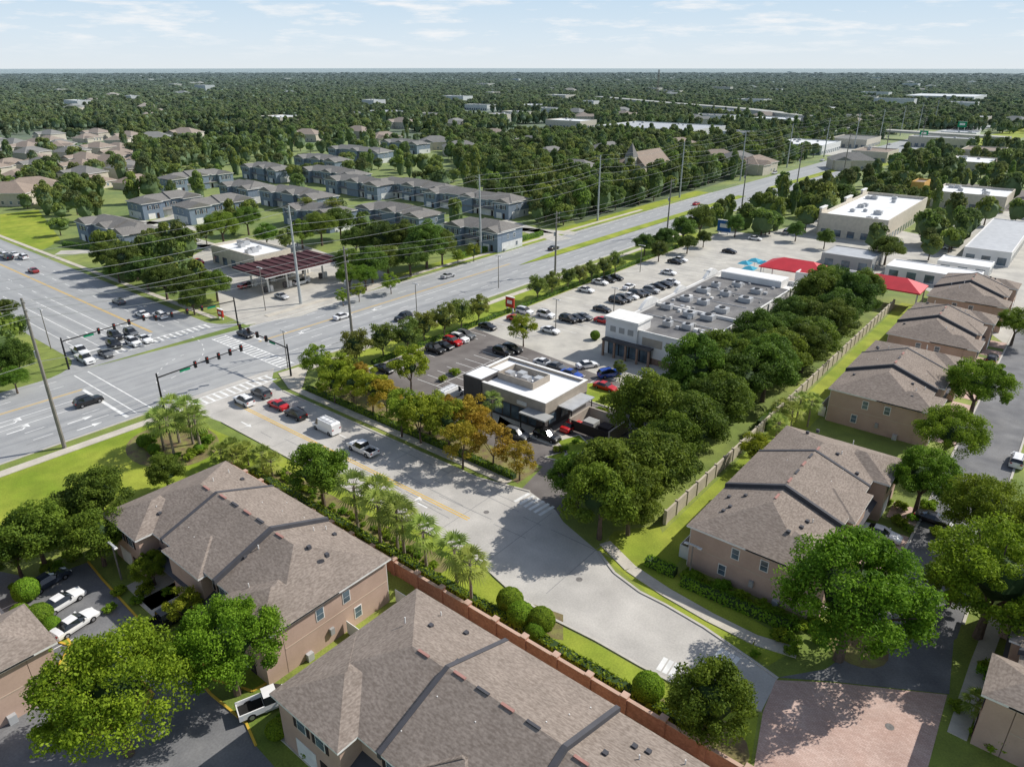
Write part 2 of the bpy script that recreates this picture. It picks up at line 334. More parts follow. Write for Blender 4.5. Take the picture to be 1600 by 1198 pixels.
while x<h(-1.0): b.strip((x,h(1.88)),(x,h(1.96)),.12,Z,m_white); x+=2.75
for i in range(5):
    p=g(60+14*i,925+18*i); b.strip(p,(p[0],p[1]-5),.12,Z,m_white)
for k in range(12): p=(h(-.99)+k*1.1,h(2.10)); b.strip(p,(p[0]+.8,p[1]-2.5),.14,Z,m_white)
b.obj('road_markings')
b=MB(); q=random.Random(21)
for i in range(26):
    X=q.uniform(HX0,HX1-2); Y=q.uniform(-20,h(5)); 
    L=q.uniform(6,30); b.strip((X,Y),(X+q.uniform(-.3,.3),Y+L),.12,.0235,m_crack)
for i in range(22):
    X=q.uniform(h(-1.9),h(-.6)); Y=q.uniform(EY0+1,EY1-1); L=q.uniform(3,12); b.strip((X,Y),(X+L,Y+q.uniform(-.3,.3)),.09,.0245,m_crack)
for i in range(9): X=h(-2.0)+i*9.2; b.strip((X,EY0+.3),(X,EY1-.3),.07,.0240,m_crack)
for (u,v) in ((1390,1135),(905,905),(760,800),(560,740),(180,960)):
    c=g(u,v); b.poly([(c[0]+.4*math.cos(a),c[1]+.4*math.sin(a)) for a in [i*math.pi/8 for i in range(16)]],.030,m_iron)
b.obj('road_repairs_and_manholes')
# ---------------------------------------------------------------- vegetation prototypes
def leaf_mesh(name,P,N,size,tint,trunk,mats,aspect=.6):
    n=len(P); N=N/np.linalg.norm(N,axis=1,keepdims=True)
    r=RNG.normal(size=(n,3)); T=np.cross(N,r); T/=np.linalg.norm(T,axis=1,keepdims=True)+1e-9; B=np.cross(N,T)
    s=size*(.55+.9*RNG.random((n,1)))
    V=np.stack([P-T*s,P-B*s*aspect,P+T*s,P+B*s*aspect],1).reshape(-1,3)
    F=np.arange(4*n).reshape(-1,4)
    tv=trunk.v if trunk else []; tf=trunk.f if trunk else []; o=4*n
    me=bpy.data.meshes.new(name)
    me.from_pydata(V.tolist()+[tuple(v) for v in tv],[],F.tolist()+[[i+o for i in f] for f in tf])
    for m in mats: me.materials.append(m)
    mi=[0]*n+([k+1 for k in trunk.m] if trunk else []); me.polygons.foreach_set('material_index',mi)
    a=me.attributes.new('tint','FLOAT','FACE'); tt=np.zeros(len(me.polygons)); tt[:n]=tint; a.data.foreach_set('value',tt)
    me.update(); return me
def icos(c,r,sz=(1,1,1),sub=2,amp=.15):
    import bmesh
    bm=bmesh.new(); bmesh.ops.create_icosphere(bm,subdivisions=sub,radius=1)
    vs=[]
    for v in bm.verts:
        k=r*(1+amp*(random.random()*2-1)); vs.append((c[0]+v.co.x*k*sz[0],c[1]+v.co.y*k*sz[1],c[2]+v.co.z*k*sz[2]))
    fs=[[v.index for v in f.verts] for f in bm.faces]; bm.free(); return vs,fs
def crown_tree(name,leaf,nc,npc,ls,shape='dome',R=5.0,RZ=3.8,zc=6.0,cr=(1.2,1.9),core=.62,trunk_r=.32,limbs=7,rough=.55):
    cs=[]
    while len(cs)<nc:
        d=RNG.normal(size=3); d/=np.linalg.norm(d)
        if shape=='dome' and d[2]<-.45: continue
        k=.45+.50*RNG.random()**.6
        cs.append(np.array([d[0]*R*k,d[1]*R*k,zc+d[2]*RZ*k]))
    P=[];N=[];Tn=[]
    for c in cs:
        r=RNG.uniform(*cr); n=int(npc*RNG.uniform(.6,1.4))
        d=RNG.normal(size=(n,3)); d[:,2]+=.35; d/=np.linalg.norm(d,axis=1,keepdims=True)
        rad=r*(.5+.62*RNG.random((n,1))**.8)
        P.append(c+d*rad*np.array([1,1,.72])); N.append(d+RNG.normal(size=(n,3))*rough)
        Tn.append(np.clip(RNG.random()*.5+RNG.random(n)*.5,0,1))
    t=MB(); base=zc-RZ*.7
    t.cyl((0,0,-.1),(0.1,0,base),trunk_r*1.25,trunk_r*.75,7,m_bark)
    for c in cs[:limbs]:
        mid=(c[0]*.45,c[1]*.45,(base+c[2])/2); t.cyl((0.1,0,base-.3),mid,trunk_r*.5,trunk_r*.3,5,m_bark,False); t.cyl(mid,c,trunk_r*.3,trunk_r*.1,4,m_bark,False)
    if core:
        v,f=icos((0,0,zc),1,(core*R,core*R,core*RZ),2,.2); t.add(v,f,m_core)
    return leaf_mesh(name,np.concatenate(P),np.concatenate(N),ls,np.concatenate(Tn),t,[leaf]+t.mats)
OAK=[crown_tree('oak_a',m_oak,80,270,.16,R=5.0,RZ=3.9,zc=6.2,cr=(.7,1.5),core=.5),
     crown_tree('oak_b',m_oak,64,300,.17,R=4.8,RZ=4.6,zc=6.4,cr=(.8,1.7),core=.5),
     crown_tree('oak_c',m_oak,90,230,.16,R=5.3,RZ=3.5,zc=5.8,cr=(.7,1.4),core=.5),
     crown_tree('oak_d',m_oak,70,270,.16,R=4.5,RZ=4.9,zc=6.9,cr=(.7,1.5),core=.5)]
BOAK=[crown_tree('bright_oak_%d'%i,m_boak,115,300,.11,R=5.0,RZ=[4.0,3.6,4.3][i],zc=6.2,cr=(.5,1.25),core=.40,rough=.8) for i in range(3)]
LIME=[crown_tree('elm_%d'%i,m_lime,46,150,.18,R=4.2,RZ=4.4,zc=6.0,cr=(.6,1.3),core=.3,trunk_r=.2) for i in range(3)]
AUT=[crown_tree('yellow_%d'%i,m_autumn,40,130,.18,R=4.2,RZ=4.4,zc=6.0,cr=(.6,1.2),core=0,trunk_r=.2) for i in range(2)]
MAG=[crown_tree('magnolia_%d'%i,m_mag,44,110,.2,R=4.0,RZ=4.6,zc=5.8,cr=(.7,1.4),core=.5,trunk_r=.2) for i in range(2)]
def ball_mesh():
    n=9000; d=RNG.normal(size=(n,3)); d/=np.linalg.norm(d,axis=1,keepdims=True); bump=1+.035*np.sin(d[:,0]*9)*np.cos(d[:,1]*8+1)
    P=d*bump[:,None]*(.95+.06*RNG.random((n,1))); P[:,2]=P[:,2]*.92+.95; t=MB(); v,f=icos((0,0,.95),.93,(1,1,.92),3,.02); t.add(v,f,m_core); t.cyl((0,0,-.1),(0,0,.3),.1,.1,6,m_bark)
    return leaf_mesh('clipped_ball',P,d+RNG.normal(size=(n,3))*.4,.05,RNG.random(n),t,[m_hedge]+t.mats)
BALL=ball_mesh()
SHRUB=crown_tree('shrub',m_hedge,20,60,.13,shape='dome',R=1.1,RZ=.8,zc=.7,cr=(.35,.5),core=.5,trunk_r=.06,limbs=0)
def palm_mesh(name,ht,nf=30,fl=2.1,seed=0):
    rs=random.Random(seed); t=MB()
    k=5; lean=rs.uniform(-.25,.25)
    for i in range(k): t.cyl((lean*(i/k)**2,0,ht*i/k-.05),(lean*((i+1)/k)**2,0,ht*(i+1)/k),.21-.01*i,.2-.01*i,7,m_pbark)
    P0=Vector((lean,0,ht)); V=[];F=[];tn=[]
    for i in range(nf):
        a=i*2.399+rs.random()*.4; el=math.radians(78-120*(i/nf)+rs.uniform(-8,8))
        d=Vector((math.cos(a)*math.cos(el),math.sin(a)*math.cos(el),math.sin(el)))
        hub=P0+d*fl*.48; side=d.cross(Vector((0,0,1)));
        if side.length<.1: side=Vector((1,0,0))
        side.normalize(); up=side.cross(d).normalized()
        t.cyl(P0,hub,.03,.02,3,m_pbark,False)
        tv=rs.random()
        for j in range(9):
            th=math.radians(-65+130*j/8); ld=(d*math.cos(th)+side*math.sin(th)).normalized()
            L=fl*.66*(1-.25*abs(th)/1.8); w=up.cross(ld).normalized()*.10
            p1=hub+ld*L*.5+up*.05; p2=hub+ld*L-Vector((0,0,.3*L)) 
            o=len(V); V+=[hub,p1-w,p2,p1+w]; F.append([o,o+1,o+2,o+3]); tn.append(min(1,max(0,tv*.6+rs.random()*.4)))
    n=len(F); o=len(V); me=bpy.data.meshes.new(name)
    me.from_pydata([tuple(v) for v in V]+t.v,[],F+[[q+o for q in f] for f in t.f])
    me.materials.append(m_palm); me.materials.append(m_pbark)
    me.polygons.foreach_set('material_index',[0]*n+[1]*len(t.f))
    at=me.attributes.new('tint','FLOAT','FACE'); at.data.foreach_set('value',tn+[0.0]*len(t.f)); me.update(); return me
PALM=[palm_mesh('palm_a',5.6,24,2.6,1),palm_mesh('palm_b',5.2,21,2.5,2),palm_mesh('palm_c',5.9,23,2.6,5)]
SPALM=[palm_mesh('palm_s',3.0,26,2.4,3)]
def place(me,name,x,y,s,sz=None,rz=None):
    o=bpy.data.objects.new(name,me); COL.objects.link(o); o.location=(x,y,0)
    o.scale=(s,s,sz if sz else s); o.rotation_euler=(0,0,random.random()*6.28 if rz is None else rz); return o
def T(kind,u,v,rpx,name=None,k=1.0):
    tab={'oak':(OAK,5.0,6.2,'oak_tree'),'boak':(BOAK,5.0,6.2,'maple_tree'),'elm':(LIME,4.2,6.0,'elm_tree'),'aut':(AUT,4.2,6.0,'yellowing_elm_tree'),'mag':(MAG,4.0,5.8,'magnolia_tree'),
         'palm':(PALM,2.3,5.3,'palm_tree'),'spalm':(SPALM,2.3,2.9,'small_palm_tree'),'ball':([BALL],1.0,1.0,'round_topiary_bush'),'shrub':([SHRUB],1.1,.7,'shrub')}
    P,R0,zc,nm=tab[kind]; z=zc
    for _ in range(4):
        x,y,t=gt(u,v,z); r=rpx*t/FP; s=r/R0; z=zc*s*k
    return place(random.choice(P),name or nm,x,y,s*random.uniform(.97,1.03),s*k)
def hedge(p,q,w,ht,name='hedge',mat=None,dens=26):
    p=Vector(p);q=Vector(q);L=(q-p).length; d=(q-p)/L; n=Vector((-d.y,d.x))
    cnt=int(dens*L*(w+2*ht))
    a=RNG.random(cnt)*L; s=RNG.random(cnt)*(w+2*ht); off=np.where(s<ht,-w/2,np.where(s<ht+w,s-ht-w/2,w/2)); z=np.where(s<ht,s,np.where(s<ht+w,ht,s-ht-w))
    off=off+RNG.normal(size=cnt)*.06; z=z+RNG.normal(size=cnt)*.06
    X=p.x+d.x*a+n.x*off; Y=p.y+d.y*a+n.y*off
    N=np.stack([n.x*off*2,n.y*off*2,np.full(cnt,.5)],1)+RNG.normal(size=(cnt,3))*.5
    t=MB(); t.seg(p,q,w*.85,0,ht*.93,m_core)
    wob=np.sin(a*.9)*.3+.5
    me=leaf_mesh(name,np.stack([X,Y,z],1),N,.16,np.clip(wob*.6+RNG.random(cnt)*.4,0,1),t,[mat or m_hedge]+t.mats)
    o=bpy.data.objects.new(name,me); COL.objects.link(o); return o
for u,v,r in [(500,738,50),(152,775,50),(105,795,42),(55,835,52),(150,835,48),(20,860,40),(258,738,30)]: T('oak',u,v,r)
for u,v,r in [(355,1005,86),(172,1080,112),(235,885,30),(1335,925,112),(1560,900,100),(1550,800,68),(1445,745,55),(1530,600,50),(1590,505,30),(1485,675,52),(1495,905,42),(1590,850,50)]: T('boak',u,v,r)
T('oak',1110,1100,72,k=.9); T('elm',288,948,30)
for u,v,r in [(555,540,26),(597,528,24),(635,522,24),(662,508,22),(693,497,22),(720,488,20),(748,481,18),(840,447,16),(863,441,15),(888,433,14),(906,428,13),(925,422,13),(944,416,13),(962,408,14)]: T('mag',u,v,r)
for u,v,r in [(495,562,24),(523,578,28),(550,600,28),(580,605,30),(625,640,34),(655,650,34),(670,640,30),(700,660,36),(520,600,24),(540,578,24)]: T('elm',u,v,r)
for u,v,r in [(602,618,28),(735,650,34),(722,690,34),(770,690,34),(812,716,28),(560,585,20),(748,668,28),(700,640,24)]: T('aut',u,v,r)
T('elm',640,572,32); T('elm',818,512,22); T('mag',968,575,11); T('ball',930,523,8); T('elm',1180,700,24)
for u,v,r in [(1008,378,18),(1040,370,20),(1068,358,20),(1095,345,22),(1075,378,15),(1150,352,15),(1205,345,17),(1245,360,14),(1290,372,14),(1320,300,18),(1265,322,14),(1198,350,14),(1388,385,24),(1375,330,10),(1100,372,12),(1030,392,14)]: T('oak',u,v,r)
Y=h(1.30)
while Y<h(3.42):
    for X0 in(-.835,-.70):
        if Y>h(1.55) or X0>-.8:
            sc=random.uniform(.8,1.15) if Y>h(1.5) else 1.2
            place(random.choice(OAK),'oak_tree',h(X0)+random.uniform(-1.6,1.4),Y+random.uniform(-1.8,1.8),sc,sc*random.uniform(.85,1.1))
    Y+=random.uniform(5.2,7.0)
T('oak',903,742,48); T('oak',940,778,62); T('oak',985,782,52); T('oak',975,730,46)
for u,v in [(553,768),(588,773),(590,798),(617,803),(663,835),(712,862),(735,888),(628,815)]: T('palm',u,v,31)
for u,v in [(246,655),(270,643),(292,645),(305,658),(262,665)]: T('palm',u,v,24)
for u,v in [(345,708),(370,712),(385,705),(408,712),(422,722),(360,700)]: T('spalm',u,v,20)
for u,v in [(1240,645),(1222,640),(1268,632),(1215,665),(1250,625),(768,628)]: T('palm',u,v,17)
for u,v in [(1550,1115),(1570,1140),(1530,1100)]: T('spalm',u,v,26)
for u,v,r in [(797,936,21),(813,958,21),(846,967,22),(836,985,16),(1013,1072,25),(432,1138,17),(553,1155,16),(520,1155,12),(225,688,11),(60,960,20),(40,920,20),(30,955,14),(80,975,14),(240,700,9),(310,700,8)]: T('ball',u,v,r)
for i in range(26):
    a=i/26*6.28; c=g(275,693); place(SHRUB,'shrub',c[0]+7*math.cos(a)*random.uniform(.6,1),c[1]+5.5*math.sin(a)*random.uniform(.6,1),random.uniform(.5,.9))
b=MB(); c=g(270,695); b.poly([(c[0]+8.5*math.cos(a),c[1]+6.5*math.sin(a)) for a in [i*math.pi/12 for i in range(24)]],.03,m_mulch)
b.poly([(h(-1.55),h(.85)),(h(-1.55),h(.905)),(h(-.9),h(.905)),(h(-.9),h(.85))],.02,m_mulch)
b.poly([(HX1+12,EY1+2.7),(h(-1.0),EY1+2.7),(h(-1.0),h(1.345)),(HX1+12,h(1.42))],.02,m_mulch)
b.poly([g(780,925),g(880,960),g(880,1000),g(800,985)],.02,m_mulch)
for u,v,r in [(1013,1095,1.6),(1110,1165,3.4),(1340,1010,3)]:
    c=g(u,v); b.poly([(c[0]+r*math.cos(a),c[1]+r*math.sin(a)) for a in [i*math.pi/8 for i in range(16)]],.03,m_mulch)
b.obj('mulch_bed')
hedge((h(-1.58),h(.835)),(h(-.3),h(.835)),1.2,1.0); hedge((HX1+12,h(1.262)),(h(-1.02),h(1.262)),1.0,.9)
hedge(g(1010,880),g(1055,900),1.3,1.1); hedge(g(1065,912),g(1235,985),1.2,1.0)
hedge((h(-.62),h(1.95)),(h(-.62),h(2.12)),2,1.6); hedge((LX0-1.5,h(1.55)),(LX0-1.5,h(4.2)),1.0,.8)
hedge(g(100,385),g(225,398),1.5,1.6); hedge((HX0-6.5,h(2.9)),(HX0-6.5,h(3.7)),1.5,1.5)
for i in range(30):
    t=i/29; place(SHRUB,'shrub',h(-1.55)+t*h(.62)+random.uniform(-.4,.4),h(.865)+random.uniform(-.6,1.2),random.uniform(.3,.6))
for i in range(26):
    place(SHRUB,'shrub',h(-.49)+random.uniform(0,14),h(1.195)+random.uniform(-.9,.3),random.uniform(.4,.8))
for (u,v,n,rad) in ((1220,1020,5,2.2),(1290,995,5,2.5),(490,1125,6,3),(215,940,6,3),(1440,820,6,3),(1480,760,5,3),(1420,790,5,3),(120,870,5,3),(60,905,5,2.5),(900,700,4,3),(960,640,6,4),(760,640,6,4),(715,590,4,3),(1560,1070,5,2),(1520,1130,5,2),(540,1140,5,2),(310,1010,4,2),(140,1130,5,3)):
    c=g(u,v)
    for i in range(n): place(SHRUB,'shrub',c[0]+random.uniform(-rad,rad),c[1]+random.uniform(-rad,rad),random.uniform(.4,.9))
# ---------------------------------------------------------------- houses
FOOT=[]
def rsec(b,x0,x1,y0,y1,z,pitch,ha,hb,m,soff=m_trim):
    yc=(y0+y1)/2; hd=(y1-y0)/2; zr=z+hd*pitch; xa=x0+(hd if ha else 0); xb=x1-(hd if hb else 0)
    if xb<xa: xa=xb=(xa+xb)/2
    b.add([(x0,y0,z),(x1,y0,z),(x1,y1,z),(x0,y1,z),(xa,yc,zr),(xb,yc,zr)],[(0,1,5,4),(2,3,4,5),(1,2,5),(3,0,4)],m)
    b.box(x0,x1,y0,y1,z-.22,z-.005,soff); return zr,xa,xb
def rsecY(b,x0,x1,y0,y1,z,pitch,ha,hb,m,soff=m_trim):
    xc=(x0+x1)/2; hd=(x1-x0)/2; zr=z+hd*pitch; ya=y0+(hd if ha else 0); yb=y1-(hd if hb else 0)
    b.add([(x0,y0,z),(x1,y0,z),(x1,y1,z),(x0,y1,z),(xc,ya,zr),(xc,yb,zr)],[(0,1,4),(1,2,5,4),(2,3,5),(3,0,4,5)],m)
    b.box(x0,x1,y0,y1,z-.22,z-.005,soff)
def window(b,ax,x,y,z,w,ht,out,shut=False):
    def bx(a0,a1,z0,z1,d,m):
        if ax=='x': b.box(a0,a1,min(y,y+d),max(y,y+d),z0,z1,m)
        else: b.box(min(x,x+d),max(x,x+d),a0,a1,z0,z1,m)
    c=x if ax=='x' else y
    bx(c-w/2-.1,c+w/2+.1,z-.1,z+ht+.1,.05*out,m_trim); bx(c-w/2,c+w/2,z,z+ht/2-.03,.07*out,m_glass); bx(c-w/2,c+w/2,z+ht/2+.03,z+ht,.07*out,m_glass)
    if shut:
        for s in(-1,1): cc=c+s*(w/2+.35); bx(cc-.2,cc+.2,z-.05,z+ht+.05,.06*out,m_shut)
def townhouse(name,cx,cy,L,D,rz,he=6.1,units=4,roof=None,wall=None,pitch=.36,detail=True,wall2=None):
    roof=roof or m_roof; wall=wall or m_stucco
    FOOT.append((cx,cy,math.hypot(L,D)/2*.9+2, L,D,rz))
    e=empty(name,(cx,cy,0),rz); x0,x1,y0,y1=-L/2,L/2,-D/2,D/2; ov=.45
    w=MB(); r=MB(); wi=MB(); dt=MB()
    w.box(x0,x1,y0+2.2,y1,0,he-.2,wall)
    ww=L/units*.95
    wings=[(x0,x0+ww),(x1-ww,x1)] if units>2 else [(x0,x0+ww)]
    if units>=4: wings.append((-ww*.45,ww*.45))
    for i,(a,c) in enumerate(wings):
        w.box(a+(.01 if i==2 else 0),c,y0+(1.0 if i==2 else 0),y0+2.25,0,he-.23,wall2 or wall)
    if not detail: w.box(x0-.03,x1+.03,y0+2.17,y1+.03,2.9,he-.21,wall2 or wall)
    n=max(2,units//2+ (1 if units>=4 else 0)); xs=[x0-ov+(L+2*ov)*i/n for i in range(n+1)]
    for i in range(n):
        dz=.0 if i%2==0 else .42; sh=.0 if i%2==0 else .5
        zr,xa,xb=rsec(r,xs[i],xs[i+1],y0+1.6-sh*.3,y1+ov,he+dz,pitch,i==0,i==n-1,roof)
        yc=(y0+1.6-sh*.3+y1+ov)/2
        if detail:
            k=0; xx=xa+.8
            while xx+2.0<xb: dt.box(xx,xx+1.3,yc-.13,yc+.13,zr-.03,zr+.10,m_vent if k%2==0 else m_ridge); xx+=2.6; k+=1
    if detail:
        for i in range(1,n):
            X=xs[i]; ya,yb=y0+1.4,y1+ov+.05; yc=(ya+yb)/2; z0=he+.40; zr=z0+(yb-ya)/2*pitch
            for (p,q) in(((ya,z0),(yc,zr)),((yc,zr),(yb,z0))):
                dt.add([(X-.22,p[0],p[1]+.10),(X+.22,p[0],p[1]+.10),(X+.22,q[0],q[1]+.10),(X-.22,q[0],q[1]+.10),
                        (X-.22,p[0],p[1]-.5),(X+.22,p[0],p[1]-.5),(X+.22,q[0],q[1]-.5),(X-.22,q[0],q[1]-.5)],[(0,1,2,3),(0,3,7,4),(1,5,6,2),(0,4,5,1),(3,2,6,7)],m_ridge)
    for i,(a,c) in enumerate(wings):
        rsecY(r,a-ov,c+ov,y0-ov+(1.0 if i==2 else 0),y0+2+(c-a)/2+3,he+.02+(.2 if i==2 else 0),pitch,detail,True,roof)
        if not detail:
            a2,c2,yy=a-ov+.3,c+ov-.3,y0-ov+.25+(1.0 if i==2 else 0); w.add([(a2,yy,he-.1),(c2,yy,he-.1),((a2+c2)/2,yy,he+(c2-a2)/2*pitch-.05)],[(0,1,2)],m_wwall)
    r.add([(x0+ww,y0+.6,2.9),(x1-ww,y0+.6,2.9),(x1-ww,y0+2.2,3.6),(x0+ww,y0+2.2,3.6)],[(0,1,2,3)],m_ridge if detail else roof)
    rr=random.Random(int(abs(cx*7+cy)))
    if detail:
        for k in range(int(L*.8)):
            X=rr.uniform(x0+2,x1-2); Y=rr.choice([rr.uniform(y0+3,-1),rr.uniform(2,y1-1)])
            yc=(y0+1.6+y1+ov)/2; z=he+((y1+ov-yc)-abs(Y-yc))*pitch
            if rr.random()<.6: dt.cyl((X,Y,z-.2),(X,Y,z+.5),.06,.06,6,m_trim)
            else: dt.box(X-.2,X+.2,Y-.2,Y+.2,z-.2,z+.25,m_ridge)
    ul=L/units
    for i in range(units):
        c=x0+ul*(i+.5)
        for zz in(1.0,3.9):
            window(wi,'x',c-ul*.22,y1+(0 if detail else .03),zz,1.1,1.4,1); window(wi,'x',c+ul*.22,y1+(0 if detail else .03),zz,1.1,1.4,1)
        inw=[j for j,(a,d) in enumerate(wings) if a-.2<=c<=d+.2]
        yy=y0+2.2
        if inw: yy=y0+(1.0 if inw[0]==2 else 0)
        elif not detail: yy-=.03
        window(wi,'x',c-1.2,yy,3.9,1.1,1.4,-1,True); window(wi,'x',c+1.4,yy,3.9,1.1,1.4,-1,True)
        wi.box(c-2.4,c+.4,yy-.05,yy-.005,.05,2.3,m_trim); wi.box(c+1.0,c+2.0,yy-.06,yy-.005,.05,2.2,m_shut)
    for s,X in((-1,x0),(1,x1)):
        if not detail: X+=s*.03
        window(wi,'y',X,-1.2,3.9,.8,1.3,s); window(wi,'y',X,2.2,3.9,.8,1.3,s); window(wi,'y',X,3.5,1.0,.8,1.3,s)
        if detail:
            wi.box(X-.03 if s<0 else X,X if s<0 else X+.03,y0+2.3,y1-.05,3.0,3.12,m_stucco2)
            dt.box(X-.35 if s<0 else X+.03,X-.03 if s<0 else X+.35,-.4,.1,1.2,2.0,m_grey)
        dt.box(X+.02*s if s>0 else X-.5,X+.5 if s>0 else X-.02,-3.5,-2.8,0,.9,m_metal)
    for X in(x0+.1,x1-.1,0): dt.cyl((X,y1+.08,.1),(X,y1+.08,he-.2),.05,.05,5,m_trim)
    w.obj('walls',e); r.obj('roof',e); wi.obj('windows_and_doors',e); dt.obj('roof_vents_and_trim',e)
    return e
def trow(x0,x1,y0,y1,front,**k):
    cx,cy=(x0+x1)/2,(y0+y1)/2
    if front in('-y','+y'): return townhouse('townhouse_row',cx,cy,x1-x0,y1-y0,0 if front=='-y' else math.pi,**k)
    return townhouse('townhouse_row',cx,cy,y1-y0,x1-x0,math.pi/2 if front=='+x' else -math.pi/2,**k)
trow(h(-1.51),h(-.92),h(.45),h(.73),'-y'); trow(h(-.80),h(-.16),h(.40),h(.70),'-y')
trow(h(-1.75),h(-1.19),h(-.06),h(.22),'+y')
trow(h(-.50),h(-.22),h(1.22),h(1.80),'+x'); trow(h(-.49),h(-.21),h(2.14),h(2.66),'+x'); trow(h(-.48),h(-.20),h(2.78),h(3.25),'+x'); trow(h(-.47),h(-.19),h(3.40),h(3.85),'+x')
trow(h(.06),h(.34),h(1.1),h(1.5),'-x')
PI=math.pi
for p,q,ax in [((100,378),(225,394),'x'),((228,345),(318,330),'y'),((298,352),(402,336),'y'),((272,303),(365,290),'y'),((365,280),(447,285),'x'),((395,322),(505,334),'x'),
    ((450,264),(535,270),'x'),((455,286),(565,294),'x'),((500,302),(600,312),'x'),((580,306),(695,322),'x'),((545,352),(668,366),'x'),((655,324),(802,342),'x'),((690,380),(782,394),'x'),
    ((505,248),(600,255),'x'),((592,236),(655,241),'x'),((430,352),(530,362),'x'),((335,312),(400,318),'x')]:
    a=g(*p);c=g(*q)
    if ax=='x': L=abs(c[0]-a[0]); cx=(a[0]+c[0])/2; cy=(a[1]+c[1])/2+6.5; rz=0
    else: L=abs(c[1]-a[1]); cx=(a[0]+c[0])/2-6.5; cy=(a[1]+c[1])/2; rz=PI/2
    townhouse('townhouse_row',cx,cy,max(22,L),13,rz,roof=m_roof2,wall=m_wwall,wall2=m_bwall,detail=False,he=6.4,units=max(3,int(L/8)))
def house(name,x,y,L,D,rz,he=3.0,roof=m_roof3,wall=m_cream):
    FOOT.append((x,y,math.hypot(L,D)/2,L,D,rz)); e=empty(name,(x,y,0),rz)
    w=MB(); w.box(-L/2,L/2,-D/2,D/2,0,he,wall); w.box(-L/2+1,-L/2+L*.4,-D/2-3,-D/2+.1,0,he-.02,wall); w.obj('walls',e)
    r=MB(); rsec(r,-L/2-.5,L/2+.5,-D/2-.5,D/2+.5,he+.2,.45,True,True,roof); rsecY(r,-L/2+.5,-L/2+L*.4+.5,-D/2-3.5,D*.1,he+.22,.45,False,False,roof); r.obj('roof',e)
    wi=MB()
    for i in range(4): window(wi,'x',-L*.1+i*L*.15,-D/2,1,1.1,1.2,-1); window(wi,'x',-L*.35+i*L*.22,D/2,1,1.1,1.2,1)
    wi.obj('windows',e)
rs=random.Random(5)
for i in range(110):
    u=rs.uniform(-20,215); v=rs.uniform(206,278)
    x,y=g(u,v,5)
    if all(math.hypot(x-f[0],y-f[1])>20 for f in FOOT): house('suburban_house',x,y,18,13,rs.choice([.3,1.87,.3,2.4]),he=rs.choice([3.0,5.6]),roof=rs.choice([m_roof3,m_roof2,m_roof3]))
for u,v in [(15,300),(50,292),(830,222),(720,230),(1150,248),(1120,245),(950,232),(1000,255),(290,208),(240,215),(680,222),(600,215),(900,262),(1180,255),(770,210),(560,205),(480,210),(1060,225),(1330,250),(860,240)]:
    x,y=g(u,v,5); house('suburban_house',x,y,24,16,rs.uniform(0,1.5),he=5.5,roof=rs.choice([m_roof3,m_roof2]))
x,y=g(1008,275); e=empty('church',(x,y,0)); b=MB(); b.box(-7,7,-14,14,0,7,m_cream); b.box(-2.5,2.5,-19,-14,0,12,m_cream); b.obj('walls',e)
b=MB(); rsecY(b,-7.6,7.6,-14.5,14.5,7.2,.9,False,False,m_roof3); b.add([(-2.7,-19.2,12),(2.7,-19.2,12),(2.7,-13.8,12),(-2.7,-13.8,12),(0,-16.5,19)],[(0,1,4),(1,2,4),(2,3,4),(3,0,4)],m_roof2); b.obj('roof',e); FOOT.append((x,y,14,16,30,0))
# flat commercial
def flat(name,r4,z,wall,roof,para=.8,units=8,seed=1):
    x0,x1,y0,y1=r4; FOOT.append(((x0+x1)/2,(y0+y1)/2,math.hypot(x1-x0,y1-y0)/2,x1-x0,y1-y0,0)); e=empty(name)
    b=MB(); b.box(x0,x1,y0,y1,0,z-.3,wall); t=.35
    for a in((x0,x1,y0,y0+t),(x0,x1,y1-t,y1),(x0,x0+t,y0+t,y1-t),(x1-t,x1,y0+t,y1-t)): b.box(*a,z-.3,z+para,wall); 
    b.obj('walls',e); b=MB(); b.box(x0+t,x1-t,y0+t,y1-t,z-.29,z-.1,roof)
    q=random.Random(seed)
    for i in range(units):
        X=q.uniform(x0+2,x1-4); Y=q.uniform(y0+2,y1-4); s=q.uniform(1,2.2); b.box(X,X+s*1.3,Y,Y+s,z-.12,z+.4+s*.4,m_metal); b.cyl((X+s*.6,Y+s*.5,z+.4+s*.4),(X+s*.6,Y+s*.5,z+.55+s*.4),s*.35,s*.35,10,m_grey)
    b.obj('roof_deck_and_units',e); b=MB()
    n=max(1,int((y1-y0)/4))
    for i in range(n):
        Y=y0+(i+.5)*(y1-y0)/n; b.box(x1,x1+.06,Y-1.2,Y+1.2,.3,2.6,m_glass); b.box(x0-.06,x0,Y-1.2,Y+1.2,.3,2.6,m_glass)
    n=max(1,int((x1-x0)/4))
    for i in range(n):
        X=x0+(i+.5)*(x1-x0)/n; b.box(X-1.2,X+1.2,y0-.06,y0,.3,2.6,m_glass)
    b.obj('openings',e); return e
R1=rect(7,[(1285,335),(1365,299),(1375,350),(1450,318)])
flat('retail_strip_building',R1,7,m_cream,m_wroof,1.0,12)
b=MB()
for Y0,w,zz in((R1[2]+1,6,9.3),((R1[2]+R1[3])/2,8,9.0),(R1[3]-8,6,9.3)): b.box(R1[0]-.8,R1[0]-.02,Y0,Y0+w,0,zz,m_cream); b.box(R1[0]-1.0,R1[0]+.1,Y0-.3,Y0+w+.3,zz,zz+.4,m_trim)
b.obj('retail_strip_tower_bays')
flat('self_storage_building',rect(4,[(1497,388),(1560,343),(1620,352),(1575,396)]),4.5,m_off,m_metal,.1,0)
flat('self_storage_building',rect(3.5,[(1388,412),(1402,402),(1537,428),(1525,440)]),3.5,m_off,m_wroof,.1,0)
